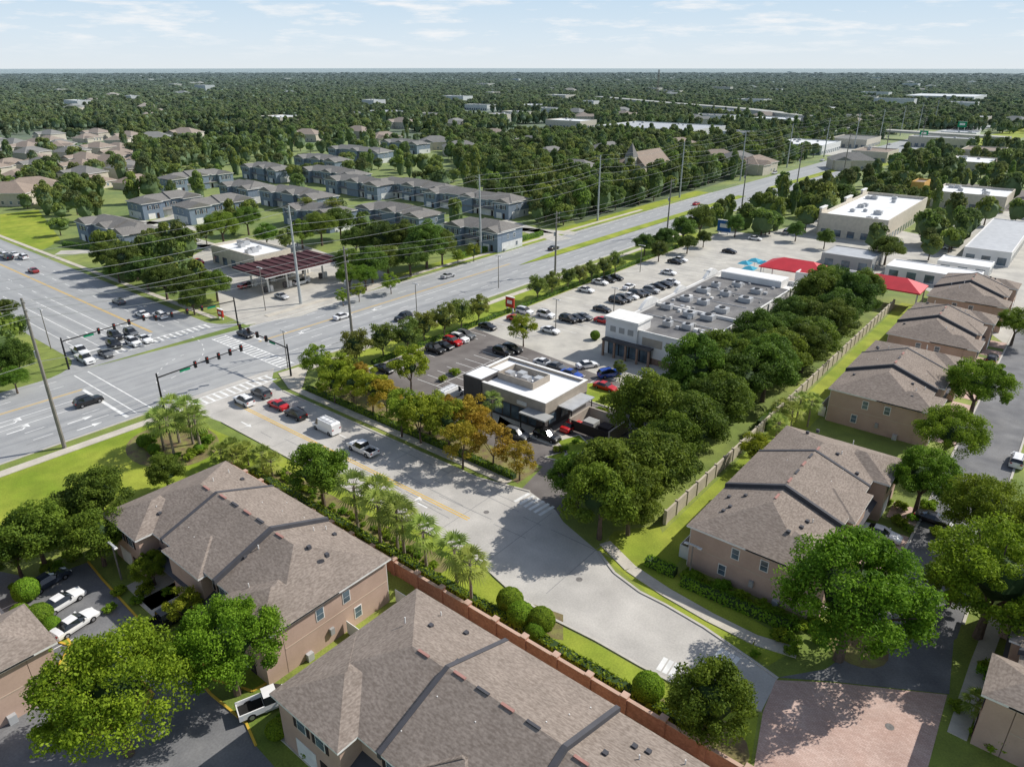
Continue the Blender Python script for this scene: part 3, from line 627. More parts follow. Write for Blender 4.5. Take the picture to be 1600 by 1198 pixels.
flat('self_storage_building',rect(3.5,[(1463,406),(1478,398),(1556,410),(1545,419)]),3.5,m_off,m_wroof,.1,0)
flat('self_storage_building',rect(3.5,[(1283,397),(1305,386),(1382,396),(1362,409)]),4,m_grey,m_metal,.1,0)
flat('car_wash_building',rect(5,[(1250,425),(1268,412),(1350,432),(1335,448)]),5,m_off,m_wroof,.6,3)
flat('office_building',rect(6,[(1460,298),(1480,288),(1585,300),(1570,314)]),6,m_cream,m_wroof,.8,6)
flat('office_building',rect(6,[(1225,222),(1240,216),(1300,222),(1285,232)]),6,m_wwall,m_wroof,.5,4)
flat('warehouse_building',rect(8,[(940,197),(985,190),(1120,196),(1095,206)]),8,m_wwall,m_metal,.5,8)
flat('office_building',rect(6,[(1480,250),(1500,243),(1560,250),(1540,258)]),6,m_cream,m_wroof,.5,4)
flat('office_building',rect(6,[(1500,232),(1520,228),(1575,233),(1560,240)]),6,m_cream,m_roof3,.5,0)
flat('warehouse_building',rect(8,[(1420,154),(1430,150),(1535,152),(1530,156)]),12,m_wwall,m_wroof,.5,0)
flat('warehouse_building',rect(8,[(1300,212),(1320,206),(1370,210),(1360,216)]),6,m_cream,m_roof2,.5,0)
flat('office_building',rect(6,[(1335,235),(1350,230),(1400,234),(1388,241)]),6,m_cream,m_roof3,.5,2)
flat('office_building',rect(7,[(1425,292),(1432,287),(1450,289),(1444,295)]),9,M('wall_ochre',(.60,.36,.10)),m_roof3,.5,0)
rs=random.Random(31)
for i in range(120):
    u=rs.uniform(60,1590); v=rs.uniform(110,205) if i>24 else rs.uniform(200,250); 
    if u<900 and i<=24: continue
    x,y=g(u,v)
    if h(-2.9)<x<h(-1.9) and y<h(14): continue
    if not all(math.hypot(x-f[0],y-f[1])>48 for f in FOOT): continue
    a,c=rs.uniform(18,55),rs.uniform(14,34); far_=math.hypot(x,y)>1100
    if rs.random()<.6: flat('distant_building',(x-a/2,x+a/2,y-c/2,y+c/2),rs.uniform(10,14) if far_ else 7,rs.choice([m_wwall,m_cream]),rs.choice([m_wroof,m_metal,m_roof2,m_wroof]),.5,3,i)
    else: house('distant_house',x,y,26,17,rs.uniform(0,3),he=9 if far_ else 6,roof=rs.choice([m_roof3,m_roof2]))
for (u,v,w) in((1247,412,9),(1392,438,8)):
    x,y=g(u,v,6); e=empty('red_canopy',(x,y,0)); b=MB(); b.add([(-w,-w*.6,5),(w,-w*.6,5),(w,w*.6,5),(-w,w*.6,5),(-w*.45,0,7.2),(w*.45,0,7.2)],[(0,1,5,4),(1,2,5),(2,3,4,5),(3,0,4)],m_redroof); b.box(-w,w,-w*.6,w*.6,4.7,4.99,m_redroof); b.obj('roof',e)
    b=MB(); [b.cyl((sx*(w-.6),sy*(w*.6-.5),0),(sx*(w-.6),sy*(w*.6-.5),4.7),.18,.18,8,m_off) for sx in(-1,1) for sy in(-1,1)]; b.obj('posts',e)
for u,v in((1165,408),(1180,404),(1195,408),(1172,416),(1300,440),(1372,452)):
    x,y=g(u,v,3.5); b=MB(); b.add([(x-1.8,y-1.8,2.8),(x+1.8,y-1.8,2.8),(x+1.8,y+1.8,2.9),(x-1.8,y+1.8,2.9),(x,y,3.7)],[(0,1,4),(1,2,4),(2,3,4),(3,0,4)],m_blue); b.cyl((x,y,0),(x,y,3.6),.06,.06,6,m_metal); b.obj('vacuum_shade_canopy')
# store
def store():
    x0,x1,y0,y1=h(-1.32),h(-.95),h(2.2),h(3.22); z=6.0; FOOT.append(((x0+x1)/2,(y0+y1)/2,30,x1-x0,y1-y0,0))
    e=empty('retail_store_building'); b=MB(); t=.4
    b.box(x0,x1,y0,y1,0,z-.6,m_off)
    for a in((x0,x1,y0,y0+t),(x0,x1,y1-t,y1),(x0,x0+t,y0+t,y1-t),(x1-t,x1,y0+t,y1-t)): b.box(*a,z-.6,z+.5,m_off)
    for a in((x0-.15,x1+.15,y0-.15,y0+.15),(x1-.1,x1+.2,y0+.15,y1)): b.box(*a,z+.5,z+.75,m_trim)
    ym=h(2.55)
    b.box(x0+t,x1-t,ym,ym+.4,z-.6,z+.45,m_off)
    b.box(x0-.6,x0+7,y0-.5,y0+5,0,z+1.9,m_off); b.box(x0-.9,x0+7.3,y0-.8,y0+5.3,z+1.9,z+2.3,m_trim)
    for (ya,yb,hh) in((h(2.42),h(2.58),1.9),(h(2.72),h(2.82),1.2),(h(3.0),h(3.15),1.9)):
        n=12; pts=[(ya+(yb-ya)*i/n, z+.5+hh*math.sin(math.pi*i/n)) for i in range(n+1)]
        vs=[(x0-.3,p[0],p[1]) for p in pts]+[(x0+.5,p[0],p[1]) for p in pts]; m=n+1
        b.add(vs,[tuple(range(m)),tuple(range(2*m-1,m-1,-1))]+[(i,m+i,m+i+1,i+1) for i in range(n)],m_trim)
    b.box(x0+2,x1-3,y1-6,y1-.5,z-.6,z+1.5,m_off)
    b.obj('walls',e); b=MB()
    b.box(x0+t,x1-t,y0+t,ym,z-.59,z-.2,m_groof); b.box(x0+t,x1-t,ym+.4,y1-6,z-.59,z-.05,m_groof); b.box(x0+2.4,x1-3.4,y1-5.6,y1-.9,z+1.5,z+1.56,m_wroof)
    q=random.Random(3)
    for i in range(15):
        X=x0+3+(i%3)*5.2+q.uniform(-1,1); Y=y0+7+(i//3)*9+q.uniform(-2,2); s=q.uniform(1.3,2.1)
        b.box(X,X+s*1.4,Y,Y+s,z-.1,z+1.0,m_metal); b.cyl((X+s*.7,Y+s*.5,z+1.0),(X+s*.7,Y+s*.5,z+1.2),s*.35,s*.35,10,m_black)
    for i in range(48):
        X=q.uniform(x0+1.5,x1-2); Y=q.uniform(y0+7,y1-8); s=q.uniform(.3,.9); b.box(X,X+s,Y,Y+s,z-.25,z+.1+s*.4,q.choice([m_metal,m_trim,m_grey]))
    for i in range(4): Y=y0+12+i*9; b.box(x0+2,x1-3,Y,Y+.15,z-.1,z+.08,m_metal)
    b.obj('roof_deck_and_units',e); b=MB()
    b.box(x0+7.3,x1,y0-.08,y0,0,1.3,m_stone); b.box(x0+.3,x0+10.5,y0-.56,y0-.48,.1,3.4,m_black)
    for i in range(4): b.box(x0+.6+i*2.5,x0+2.8+i*2.5,y0-.62,y0-.57,.2,2.9,m_glass)
    b.box(x0-.4,x0+11,y0-2.2,y0-.5,3.4,3.75,m_darkwall)
    for i in range(5): X=x0-.2+i*2.7; b.box(X,X+.4,y0-2.2,y0-1.8,0,3.4,m_stone)
    for i in range(3): X=x0+.6+i*2.1; b.box(X,X+1.3,y0-.56,y0-.5,5.2,6.4,m_grey)
    for (a,c) in((x0+8,x0+12.6),(x0+13.4,x0+19.8)): b.box(a,c,y0-.07,y0,3.7,5.4,m_tanp)
    for i in range(9):
        Y=y0+i*(y1-y0)/8; b.box(x1,x1+.25,Y-.5,Y+.5,0,z+.3,m_off)
        if i<8: b.box(x1,x1+.08,Y+.5,Y+(y1-y0)/8-.5,0,1.2,m_stone); b.box(x1,x1+.07,Y+1,Y+(y1-y0)/8-1,3.6,4.9,m_grey)
    for i in range(12):
        Y=y0+6+i*4; b.box(x0-.07,x0,Y,Y+3,.3,3.2,m_glass); b.box(x0-2,x0,Y-.4,Y+3.4,3.4,3.6,m_tanp)
    b.obj('facade_details',e)
store()
def restaurant():
    x0,x1,y0,y1=h(-1.44),h(-1.12),h(1.53),h(1.75); z=4.7; e=empty('restaurant_building'); FOOT.append(((x0+x1)/2,(y0+y1)/2,12,18,12,0))
    b=MB(); b.box(x0,x1,y0,y1,0,3.0,m_darkwall); b.box(x0-.06,x1+.06,y0-.06,y1+.06,3.0,z-.1,m_tanp); t=.4
    for a in((x0-.1,x1+.1,y0-.1,y0+t),(x0-.1,x1+.1,y1-t,y1+.1),(x0-.1,x0+t,y0+t,y1-t),(x1-t,x1+.1,y0+t,y1-t)): b.box(*a,z-.1,z+.5,m_tanp)
    for a in((x0-.14,x1+.14,y0-.14,y0+t+.04),(x0-.14,x1+.14,y1-t-.04,y1+.14),(x0-.14,x0+t+.04,y0+t+.04,y1-t-.04),(x1-t-.04,x1+.14,y0+t+.04,y1-t-.04)): b.box(*a,z+.5,z+.56,m_trim)
    b.box(x0-.3,x0+4,y0-.3,y0+5,0,z+.9,m_darkwall); b.box(x0+.0,x0+3.7,y0,y0+4.7,z+.9,z+.93,m_wroof); b.obj('walls',e)
    b=MB(); b.box(x0+t,x1-t,y0+t,y1-t,z-.1,z+.02,m_wroof)
    cx,cy=(x0+x1)/2-.5,(y0+y1)/2
    for a in((cx-4,cx+4,cy-2.5,cy-2.35),(cx-4,cx+4,cy+2.35,cy+2.5),(cx-4,cx-3.85,cy-2.35,cy+2.35),(cx+3.85,cx+4,cy-2.35,cy+2.35)): b.box(*a,z+.05,z+1.3,m_tanp)
    for i in range(4): b.box(cx-3.5+i*1.9,cx-2.1+i*1.9,cy-1.2+(i%2)*1.2,cy+.2+(i%2)*1.2,z+.02,z+1.1,m_metal)
    b.obj('roof_and_equipment',e); b=MB()
    b.box(x1-3.6,x1+1.8,y0-2.6,y0-.1,3.2,3.45,m_grey); b.box(x1+.1,x1+3.0,y0+3.5,y1-2,3.3,3.5,m_metal)
    for p in((x1+2.7,y0+3.8),(x1+2.7,y1-2.4),(x1+1.4,y0-2.4),(x1-3.3,y0-2.4)): b.cyl((*p,0),(*p,3.3),.1,.1,6,m_black)
    for i in range(6): b.box(x0+5+i*1.9,x0+6.6+i*1.9,y0-.09,y0-.06,.4,2.8,m_glass)
    for i in range(4): b.box(x0-.09,x0-.06,y0+5.4+i*1.7,y0+6.7+i*1.7,.4,2.8,m_glass)
    for i in range(3): b.box(x1+.06,x1+.09,y0+1+i*3.5,y0+3+i*3.5,.9,2.6,m_glass)
    b.box(x1-6,x1-3.9,y0-.16,y0-.07,3.4,4.1,m_trim)
    b.obj('openings_and_canopies',e)
    b=MB(); b.box(x0-3,x1+1,y0-3.5,y0-.3,0,.12,m_walk); b.box(x0-3,x0-.35,y0-.3,y1+2,0,.12,m_walk); b.box(x1+.1,x1+5,y0-3.5,y0+1,0,.11,m_walk); b.obj('restaurant_patio')
    c=g(935,672); e=empty('dumpster_enclosure'); b=MB()
    for a in((c[0]-4,c[0]+4,c[1]+2.7,c[1]+3),(c[0]-4,c[0]-3.7,c[1]-3,c[1]+2.7),(c[0]+3.7,c[0]+4,c[1]-3,c[1]+2.7)): b.box(*a,0,2.2,m_tanp)
    b.box(c[0]-3.6,c[0]+3.6,c[1]-3,c[1]-2.9,.2,2.0,m_shut); b.box(c[0]-2.6,c[0]-.4,c[1]-1,c[1]+1,0,1.4,m_grey); b.box(c[0]+.4,c[0]+2.6,c[1]-1,c[1]+1,0,1.4,m_shut); b.obj('walls',e)
restaurant()
b=MB()
for pts in ([(905,600),(935,598),(985,610),(1010,640),(960,640),(915,625)],[(870,690),(905,680),(925,700),(890,715)],[(780,650),(830,680),(820,690),(775,668)],[(975,590),(1050,610),(1050,622),(985,604)],[(850,715),(885,705),(880,722)]):
    q=[g(*p) for p in pts]; b.poly(q,.12,m_lawn)
    for i in range(len(q)): b.seg(q[i],q[(i+1)%len(q)],.25,0,.14,m_kerb)
b.obj('grass_island')
# gas station
b=MB(); b.poly([g(300,400),g(335,382),g(440,372),g(620,432),g(600,446),g(470,494),g(385,508),g(345,490),g(340,455)],.014,m_conc); b.obj('gas_station_forecourt')
flat('gas_station_store',rect(5,[(328,388),(372,375),(455,388),(412,405)]),5,m_cream,m_wroof,.7,6)
def canopy():
    cx,cy=g(447,412,5.5); x0,x1,y0,y1=cx-8,cx+8,cy-12,cy+12
    e=empty('gas_station_canopy'); FOOT.append((cx,cy,18,22,34,0)); b=MB(); b.box(x0,x1,y0,y1,5.2,5.7,m_maroon); b.box(x0-.05,x1+.05,y0-.05,y1+.05,5.0,5.25,m_trim)
    for i in range(9): b.box(x0+.3,x1-.3,y0+1.0+i*2.8,y0+2.3+i*2.8,5.7,5.95,m_maroon); b.box(x0+.3,x1-.3,y0+2.4+i*2.8,y0+2.55+i*2.8,5.7,5.78,m_grey)
    b.obj('roof',e); b=MB()
    for i in range(4):
        for X in(cx-4,cx+4):
            Y=y0+3+i*6; b.box(X-.2,X+.2,Y-.2,Y+.2,0,5,m_trim); b.box(X-.6,X+.6,Y-1.8,Y+1.8,0,.15,m_walk); b.box(X-.35,X+.35,Y-1.3,Y-.5,.15,1.8,m_darkwall); b.box(X-.35,X+.35,Y+.5,Y+1.3,.15,1.8,m_trim)
    b.obj('columns_and_pumps',e)
canopy()
for u,v,r,kd in [(165,402,22,'oak'),(195,405,28,'oak'),(225,420,28,'oak'),(255,435,28,'oak'),(288,445,28,'oak'),(335,440,26,'oak'),(300,468,20,'oak'),(182,418,20,'oak'),(580,412,26,'oak'),(605,402,26,'oak'),(545,430,22,'boak'),(545,405,24,'oak'),(665,378,34,'oak'),(640,400,27,'oak'),(690,385,24,'oak'),(630,372,28,'oak'),(595,375,26,'oak'),(345,352,27,'boak'),(385,340,22,'boak'),(500,352,26,'boak'),(530,345,24,'oak'),(470,362,22,'boak'),(555,375,22,'oak'),(570,430,20,'boak'),(610,440,14,'elm'),
   (520,330,18,'mag'),(480,325,16,'mag'),(320,362,14,'elm'),(415,365,18,'boak'),(445,375,14,'mag'),(560,455,12,'elm'),(535,462,12,'elm'),(740,392,12,'elm'),(715,400,10,'elm'),(800,365,12,'elm'),(770,300,16,'oak'),(260,370,12,'elm'),(235,378,10,'elm'),
   (10,510,30,'oak'),(25,560,28,'oak'),(-5,560,30,'oak'),(20,590,22,'boak'),(8,480,18,'oak')]: T(kd,u,v,r)
# walls & fences
b=MB(); b.box(h(-1.62),h(-.2),h(.795),h(.80),0,1.9,m_brickwall)
for i in range(21): X=h(-1.62)+i*4; b.box(X-.3,X+.3,h(.795)-.17,h(.80)+.17,0,2.2,m_brickwall); b.box(X-.36,X+.36,h(.795)-.23,h(.80)+.23,2.2,2.32,m_bwcap)
b.box(h(-1.62)+.4,h(-.2),h(.795)-.05,h(.80)+.05,1.9,1.97,m_bwcap); b.obj('brick_wall')
b=MB(); b.box(h(-.615),h(-.61),h(1.33),h(3.5),0,2.1,m_fence)
for i in range(40): Y=h(1.33)+i*3.1; b.box(h(-.615)-.1,h(-.61)+.1,Y-.15,Y+.15,0,2.25,m_fence)
b.obj('concrete_fence')
b=MB()
for (a,y0,y1) in((-.53,1.24,1.34),(-.53,1.74,1.80),(-.52,2.16,2.6)): b.box(h(a),h(a)+.08,h(y0),h(y1),0,1.8,m_trim); b.box(h(a)+.08,h(-.50),h(y0),h(y0)+.08,0,1.8,m_trim); b.box(h(a)+.08,h(-.50),h(y1)-.08,h(y1),0,1.8,m_trim)
b.box(h(-.92)+.5,h(-.86),h(.74),h(.74)+.08,0,1.7,m_trim); b.box(h(-.86)-.08,h(-.86),h(.62),h(.74),0,1.7,m_trim); b.box(h(-.92)+.2,h(-.86)-.1,h(.62),h(.62)+.08,0,1.7,m_trim)
b.obj('white_vinyl_fence')
# ---------------------------------------------------------------- vehicles
def paint():
    m=bpy.data.materials.new('car_paint'); m.use_nodes=True; nt=m.node_tree; p=nt.nodes['Principled BSDF']; oi=nt.nodes.new('ShaderNodeObjectInfo')
    nt.links.new(oi.outputs['Color'],p.inputs['Base Color']); p.inputs['Roughness'].default_value=.28; p.inputs['Coat Weight'].default_value=.5; return m
m_paint=paint(); m_cglass=M('car_glass',(.012,.015,.018),rough=.06,spec=.8); m_tyre=M('tyre',(.015,.015,.015),rough=.9); m_hub=M('hub',(.35,.35,.36),rough=.3,metal=.6)
m_lamp=M('headlamp',(.7,.7,.68),rough=.2); m_tail=M('tail_lamp',(.35,.01,.01),rough=.3)
def loft(b,st,glass):
    rows=[]
    for (x,zb,zt,w,wt) in st: rows.append([(x,-w*.93,.28),(x,-w,.58),(x,-w*.98,zb),(x,-wt,zt),(x,0,zt+.04),(x,wt,zt),(x,w*.98,zb),(x,w,.58),(x,w*.93,.28)])
    for i in range(len(rows)-1):
        A,B=rows[i],rows[i+1]
        for j in range(8):
            gl=False
            if i in glass:
                if j in(2,5): gl=True
                if glass[i]=='w' and j in(3,4): gl=True
            b.add([A[j],B[j],B[j+1],A[j+1]],[(3,2,1,0)],m_cglass if gl else m_paint)
    b.add(rows[0],[tuple(range(9))],m_paint); b.add(rows[-1],[tuple(range(8,-1,-1))],m_paint)
def wheels(b,xs,w,r=.34):
    for x in xs:
        for s in(-1,1):
            b.cyl((x,s*(w-.2),r),(x,s*(w+.02),r),r,r,14,m_tyre); b.cyl((x,s*(w+.02),r),(x,s*(w+.04),r),r*.55,r*.55,10,m_hub)
def carmesh(k):
    b=MB()
    if k=='sedan':
        loft(b,[(-2.4,.66,.68,.78,.68),(-2.25,.90,.95,.87,.76),(-1.65,.94,1.04,.91,.80),(-.95,.93,1.41,.91,.60),(.15,.92,1.44,.91,.61),(.95,.90,1.0,.91,.78),(1.85,.80,.87,.89,.74),(2.25,.66,.72,.82,.66),(2.4,.50,.54,.72,.6)],{2:'w',3:'s',4:'w'}); wheels(b,(-1.45,1.45),.90); L,zl,zt=2.33,.62,.74; w=.62
    elif k=='suv':
        loft(b,[(-2.35,.75,.80,.84,.74),(-2.28,1.0,1.10,.92,.80),(-2.0,1.05,1.62,.94,.68),(-.9,1.05,1.74,.95,.70),(.3,1.04,1.72,.95,.70),(1.05,1.03,1.12,.95,.82),(1.95,.98,1.04,.92,.78),(2.3,.80,.86,.85,.7),(2.4,.55,.6,.78,.65)],{1:'w',2:'s',3:'s',4:'w'}); wheels(b,(-1.45,1.5),.94,.38); L,zl,zt=2.36,.8,.95; w=.66
        for s in(-.6,.6): b.box(-1.8,.2,s-.03,s+.03,1.76,1.82,m_black)
    elif k=='van':
        loft(b,[(-2.75,1.0,2.0,.95,.86),(-2.6,1.25,2.2,.98,.86),(-1.0,1.25,2.25,1.0,.86),(1.0,1.2,2.25,1.0,.86),(1.35,1.15,2.15,1.0,.84),(2.0,1.1,1.2,.98,.82),(2.65,.85,.95,.9,.76),(2.75,.6,.65,.85,.7)],{3:'s',4:'w'}); wheels(b,(-1.8,1.75),.99,.38); L,zl,zt=2.73,.85,1.2; w=.72
        for s in(-.5,.5): b.box(-2.3,.9,s-.03,s+.03,2.32,2.4,m_metal)
        for i in range(4): b.box(-2.2+i,-2.15+i,-.75,.75,2.4,2.45,m_metal)
    else:
        loft(b,[(-.55,1.08,1.12,.97,.90),(-.5,1.08,1.85,.97,.70),(.75,1.08,1.87,.98,.70),(1.45,1.08,1.20,.98,.86),(2.5,1.02,1.10,.96,.84),(2.85,.85,.9,.9,.78),(2.9,.55,.6,.86,.74)],{0:'w',1:'s',2:'w'}); wheels(b,(-1.8,1.9),.97,.42)
        b.box(-2.9,-.56,-.97,-.86,.45,1.12,m_paint); b.box(-2.9,-.56,.86,.97,.45,1.12,m_paint); b.box(-2.9,-2.8,-.859,.859,.45,1.12,m_paint); b.box(-2.79,-.56,-.859,.859,.45,.62,m_tyre); L,zl,zt=2.88,.85,.9; w=.75
    for s in(-1,1): b.box(L-.05,L+.05,s*w-.17,s*w+.17,zl-.08,zl+.06,m_lamp)
    for s in(-1,1): b.box(-L-.06,-L+.05,s*w-.15,s*w+.15,zt-.08,zt+.1,m_tail)
    b.box(L-.04,L+.07,-.4,.4,zl-.22,zl-.05,m_black)
    for s in(-1,1): b.box(.6,.8,s*1.0-.1,s*1.0+.1,1.0,1.14,m_paint)
    o=b.obj(k+'_proto'); me=o.data; bpy.data.objects.remove(o); return me
CM={k:carmesh(k) for k in('sedan','suv','van','pickup')}
CN={'sedan':'sedan_car','suv':'suv_car','van':'white_van','pickup':'pickup_truck'}
C=dict(W=(.80,.80,.80),K=(.012,.012,.014),G=(.12,.125,.13),S=(.42,.43,.44),R=(.50,.012,.015),B=(.01,.06,.36),D=(.03,.04,.06),N=(.25,.02,.02))
def car(k,u,v,rz,c,s=1.0):
    x,y=g(u,v,.7); o=bpy.data.objects.new(CN[k],CM[k]); COL.objects.link(o); o.location=(x,y,.03); o.rotation_euler=(0,0,math.radians(rz)); o.color=(*C[c],1); o.scale=(s,s,s); return o
for a in [('suv',381,625,180,'W'),('sedan',434,631,180,'R'),('suv',462,646,180,'K'),('suv',408,613,180,'G'),('van',510,667,180,'W'),('pickup',567,700,180,'W'),
 ('suv',138,626,90,'K'),('sedan',383,521,0,'K'),('sedan',535,493,90,'W'),('suv',630,495,-90,'K'),('sedan',1088,318,90,'R'),
 ('pickup',125,548,0,'W'),('pickup',133,560,0,'W'),('sedan',165,551,0,'G'),('suv',178,537,0,'K'),('suv',180,524,0,'K'),('suv',205,520,0,'G'),('suv',208,534,0,'W'),('sedan',226,529,0,'W'),
 ('sedan',52,422,180,'N'),('suv',36,401,180,'W'),('suv',12,402,180,'K'),('sedan',22,397,180,'W'),('sedan',222,490,180,'W'),('suv',250,492,180,'W'),('sedan',185,470,180,'G'),('suv',6,398,180,'W'),
 ('suv',680,545,0,'K'),('sedan',694,539,0,'K'),('suv',707,533,0,'R'),('suv',718,528,0,'W'),('suv',728,523,0,'G'),('sedan',762,509,0,'K'),('suv',786,549,0,'K'),('suv',800,545,0,'K'),
 ('suv',820,486,0,'W'),('suv',853,491,0,'W'),('sedan',806,497,0,'R'),('suv',888,498,0,'K'),('sedan',900,496,0,'K'),('sedan',912,494,0,'G'),('sedan',943,500,0,'R'),('sedan',941,482,0,'K'),
 ('suv',965,469,0,'K'),('suv',975,466,0,'G'),('sedan',985,462,0,'W'),('suv',995,459,0,'K'),('sedan',1004,457,0,'K'),('suv',1018,453,0,'S'),('sedan',1028,447,0,'K'),('sedan',1038,444,0,'K'),('sedan',1050,440,0,'W'),
 ('sedan',916,452,0,'W'),('sedan',938,440,0,'W'),('sedan',950,436,0,'K'),('sedan',962,433,0,'K'),('sedan',983,447,90,'W'),('sedan',1045,425,0,'W'),('sedan',1055,408,0,'K'),('sedan',1063,405,0,'W'),
 ('sedan',918,569,60,'W'),('suv',952,583,60,'B'),('sedan',893,583,0,'B'),('sedan',946,603,0,'R'),('suv',994,618,0,'W'),('sedan',893,664,90,'R'),('suv',855,680,0,'K'),('suv',808,678,0,'G'),('van',705,616,90,'W'),('sedan',870,572,0,'G'),('sedan',850,566,0,'W'),
 ('sedan',75,905,100,'D'),('sedan',97,938,100,'W'),('sedan',117,972,100,'W'),('pickup',257,968,90,'K'),('pickup',420,1094,70,'W'),('sedan',1378,832,0,'W'),('suv',1590,718,90,'W'),('sedan',1260,505,90,'W'),('sedan',600,575,0,'K'),
 ('suv',1210,270,-90,'W'),('sedan',310,408,0,'R'),('suv',430,430,90,'K'),('sedan',385,445,90,'R'),('suv',470,440,90,'W'),('sedan',440,462,0,'S'),('sedan',1470,385,0,'W'),('sedan',1330,410,0,'K'),('sedan',860,515,0,'W'),('sedan',1348,855,0,'G'),('sedan',865,387,90,'K'),('sedan',700,430,90,'S'),('suv',1400,378,0,'W'),
 ('sedan',1285,250,90,'W'),('suv',1320,246,-90,'S'),('sedan',1390,225,90,'W'),('sedan',1350,232,-90,'K'),('suv',1480,378,0,'K'),('sedan',1495,372,0,'W'),('suv',1230,362,90,'S'),('sedan',1180,372,0,'W'),('sedan',1140,392,0,'K'),('sedan',1340,395,0,'R'),('suv',1550,560,90,'K'),('sedan',1460,810,0,'K')]: car(*a)
# ---------------------------------------------------------------- poles, wires, signals
far=[(h(-2.75),h(1.826+1.255*k),25.0) for k in range(-1,12)]
near=[(h(-2.13),y,z) for y,z in((h(-.6),25),(h(.5755),25),(h(1.626),22),(h(2.97),18.5),(h(4.2),20),(h(5.4),21),(h(6.6),22),(h(8),22),(h(9.6),22),(h(11.5),22))]
for i,(x,y,z) in enumerate(far):
    b=MB(); b.cyl((x,y,0),(x,y,z),.42,.2,10,m_steel)
    for k in range(4): zz=z-1-k*2.6; b.cyl((x,y,zz),(x+1.7*(1 if k%2 else -1),y,zz+.3),.09,.06,6,m_steel); b.cyl((x+1.7*(1 if k%2 else -1),y,zz+.3),(x+1.7*(1 if k%2 else -1),y,zz-.9),.09,.09,6,m_black)
    b.obj('transmission_pole')
for i,(x,y,z) in enumerate(near):
    b=MB(); b.cyl((x,y,0),(x,y,z),.33,.18,8,m_conp)
    for k in range(3): b.box(x-.1,x+1.1,y-.06,y+.06,z-.6-k*1.3,z-.48-k*1.3,m_conp); b.cyl((x+1,y,z-.48-k*1.3),(x+1,y,z-.1-k*1.3),.06,.06,6,m_metal)
    b.cyl((x-.5,y,z*.62),(x-.5,y,z*.62+1.1),.28,.28,8,m_metal); b.obj('utility_pole')
b=MB()
def wire(p,q,sag,r=.03):
    n=10; pr=None
    for i in range(n+1):
        t=i/n; c=Vector(p).lerp(Vector(q),t); c.z-=4*sag*t*(1-t)
        if pr is not None: b.cyl(pr,c,r,r,3,m_wire,False)
        pr=c
for i in range(len(far)-1):
    a,c=far[i],far[i+1]
    for k in range(4): o=1.7*(1 if k%2 else -1); zz=-1.7-k*2.6; wire((a[0]+o,a[1],a[2]+zz),(c[0]+o,c[1],c[2]+zz),1.6,.05)
    wire((a[0],a[1],a[2]),(c[0],c[1],c[2]),1.2,.03)
for i in range(len(near)-1):
    a,c=near[i],near[i+1]
    for k in range(3): zz=-.2-k*1.3; wire((a[0]+1,a[1],a[2]+zz),(c[0]+1,c[1],c[2]+zz),1.4,.035)
    wire((a[0],a[1],a[2]*.6),(c[0],c[1],c[2]*.6),1.2,.045)
b.obj('power_lines')
def sig(p,d,L,ht,n):
    b=MB(); x,y=p; b.cyl((x,y,0),(x,y,ht+.3),.2,.15,10,m_black); q=Vector((x,y,ht-.5))+Vector((d[0],d[1],0))*L; q.z=ht+.2
    b.cyl((x,y,ht-.5),q,.14,.08,8,m_black); e=Vector((d[0],d[1],0))
    for i in range(n):
        c=Vector((x,y,ht-.5)).lerp(q,.42+.55*i/(max(1,n-1))); nx=-e.y; ny=e.x
        b.box(c.x-.22,c.x+.22,c.y-.22,c.y+.22,c.z-.65,c.z+.6,m_black)
        for k,mm in enumerate((m_redp,m_yellow,m_green)):
            for s in (-1,1): 
                f=Vector((nx,ny,0))*.24*s; b.cyl(c+f+Vector((0,0,.35-.38*k)),c+f*1.25+Vector((0,0,.35-.38*k)),.13,.13,8,m_black if k!=0 else mm)
    c=Vector((x,y,ht-.5)).lerp(q,.3)
    b.seg((c.x-e.x*1.0,c.y-e.y*1.0),(c.x+e.x*1.0,c.y+e.y*1.0),.06,c.z-.55,c.z-.12,m_green)
    b.obj('traffic_signal')
p0=g(256,638); sig(p0,(0,1),17,6.5,5); p1=g(455,588); sig(p1,(-1,0),17,6.5,4); p2=g(108,577); sig(p2,(0,1),17,6.5,4); p3=g(372,508); sig(p3,(0,-1),19,6.5,4)
for u,v,ht in((652,500,9),(779,450,9),(415,485,11),(80,545,9),(868,520,8),(1100,470,8),(1000,425,8),(190,905,5),(1077,900,4.5),(958,500,8),(450,575,8)):
    x,y=g(u,v); b=MB(); b.cyl((x,y,0),(x,y,ht),.12,.08,8,m_conp); b.box(x-.9,x+.9,y-.12,y+.12,ht,ht+.12,m_metal); b.box(x-1.1,x-.6,y-.18,y+.18,ht-.06,ht+.03,m_off); b.box(x+.6,x+1.1,y-.18,y+.18,ht-.06,ht+.03,m_off); b.obj('street_lamp')
def sign(name,u,v,w,ht,z0,m,face='y'):
    x,y=g(u,v); b=MB(); b.box(x-w/2,x+w/2,y-.2,y+.2,z0,z0+ht,m); b.box(x-w/2-.1,x+w/2+.1,y-.25,y+.25,z0+ht,z0+ht+.15,m_trim); b.box(x-w*.3,x+w*.3,y-.23,y-.2,z0+ht*.35,z0+ht*.7,m_trim)
    for s in(-1,1): b.box(x+s*w*.35-.15,x+s*w*.35+.15,y-.15,y+.15,0,z0,m_off)
    b.obj(name)
sign('blue_monument_sign',1130,366,5,4,1,m_bluesign); sign('red_monument_sign',797,487,2.6,2.6,1.2,m_redp); sign('monument_sign',346,498,2.2,1.8,.6,m_redp)
sign('highway_guide_sign',1500,210,7,5,6,m_green); sign('highway_guide_sign',1440,225,6,4,6,m_green)
x,y=g(1026,160); b=MB()
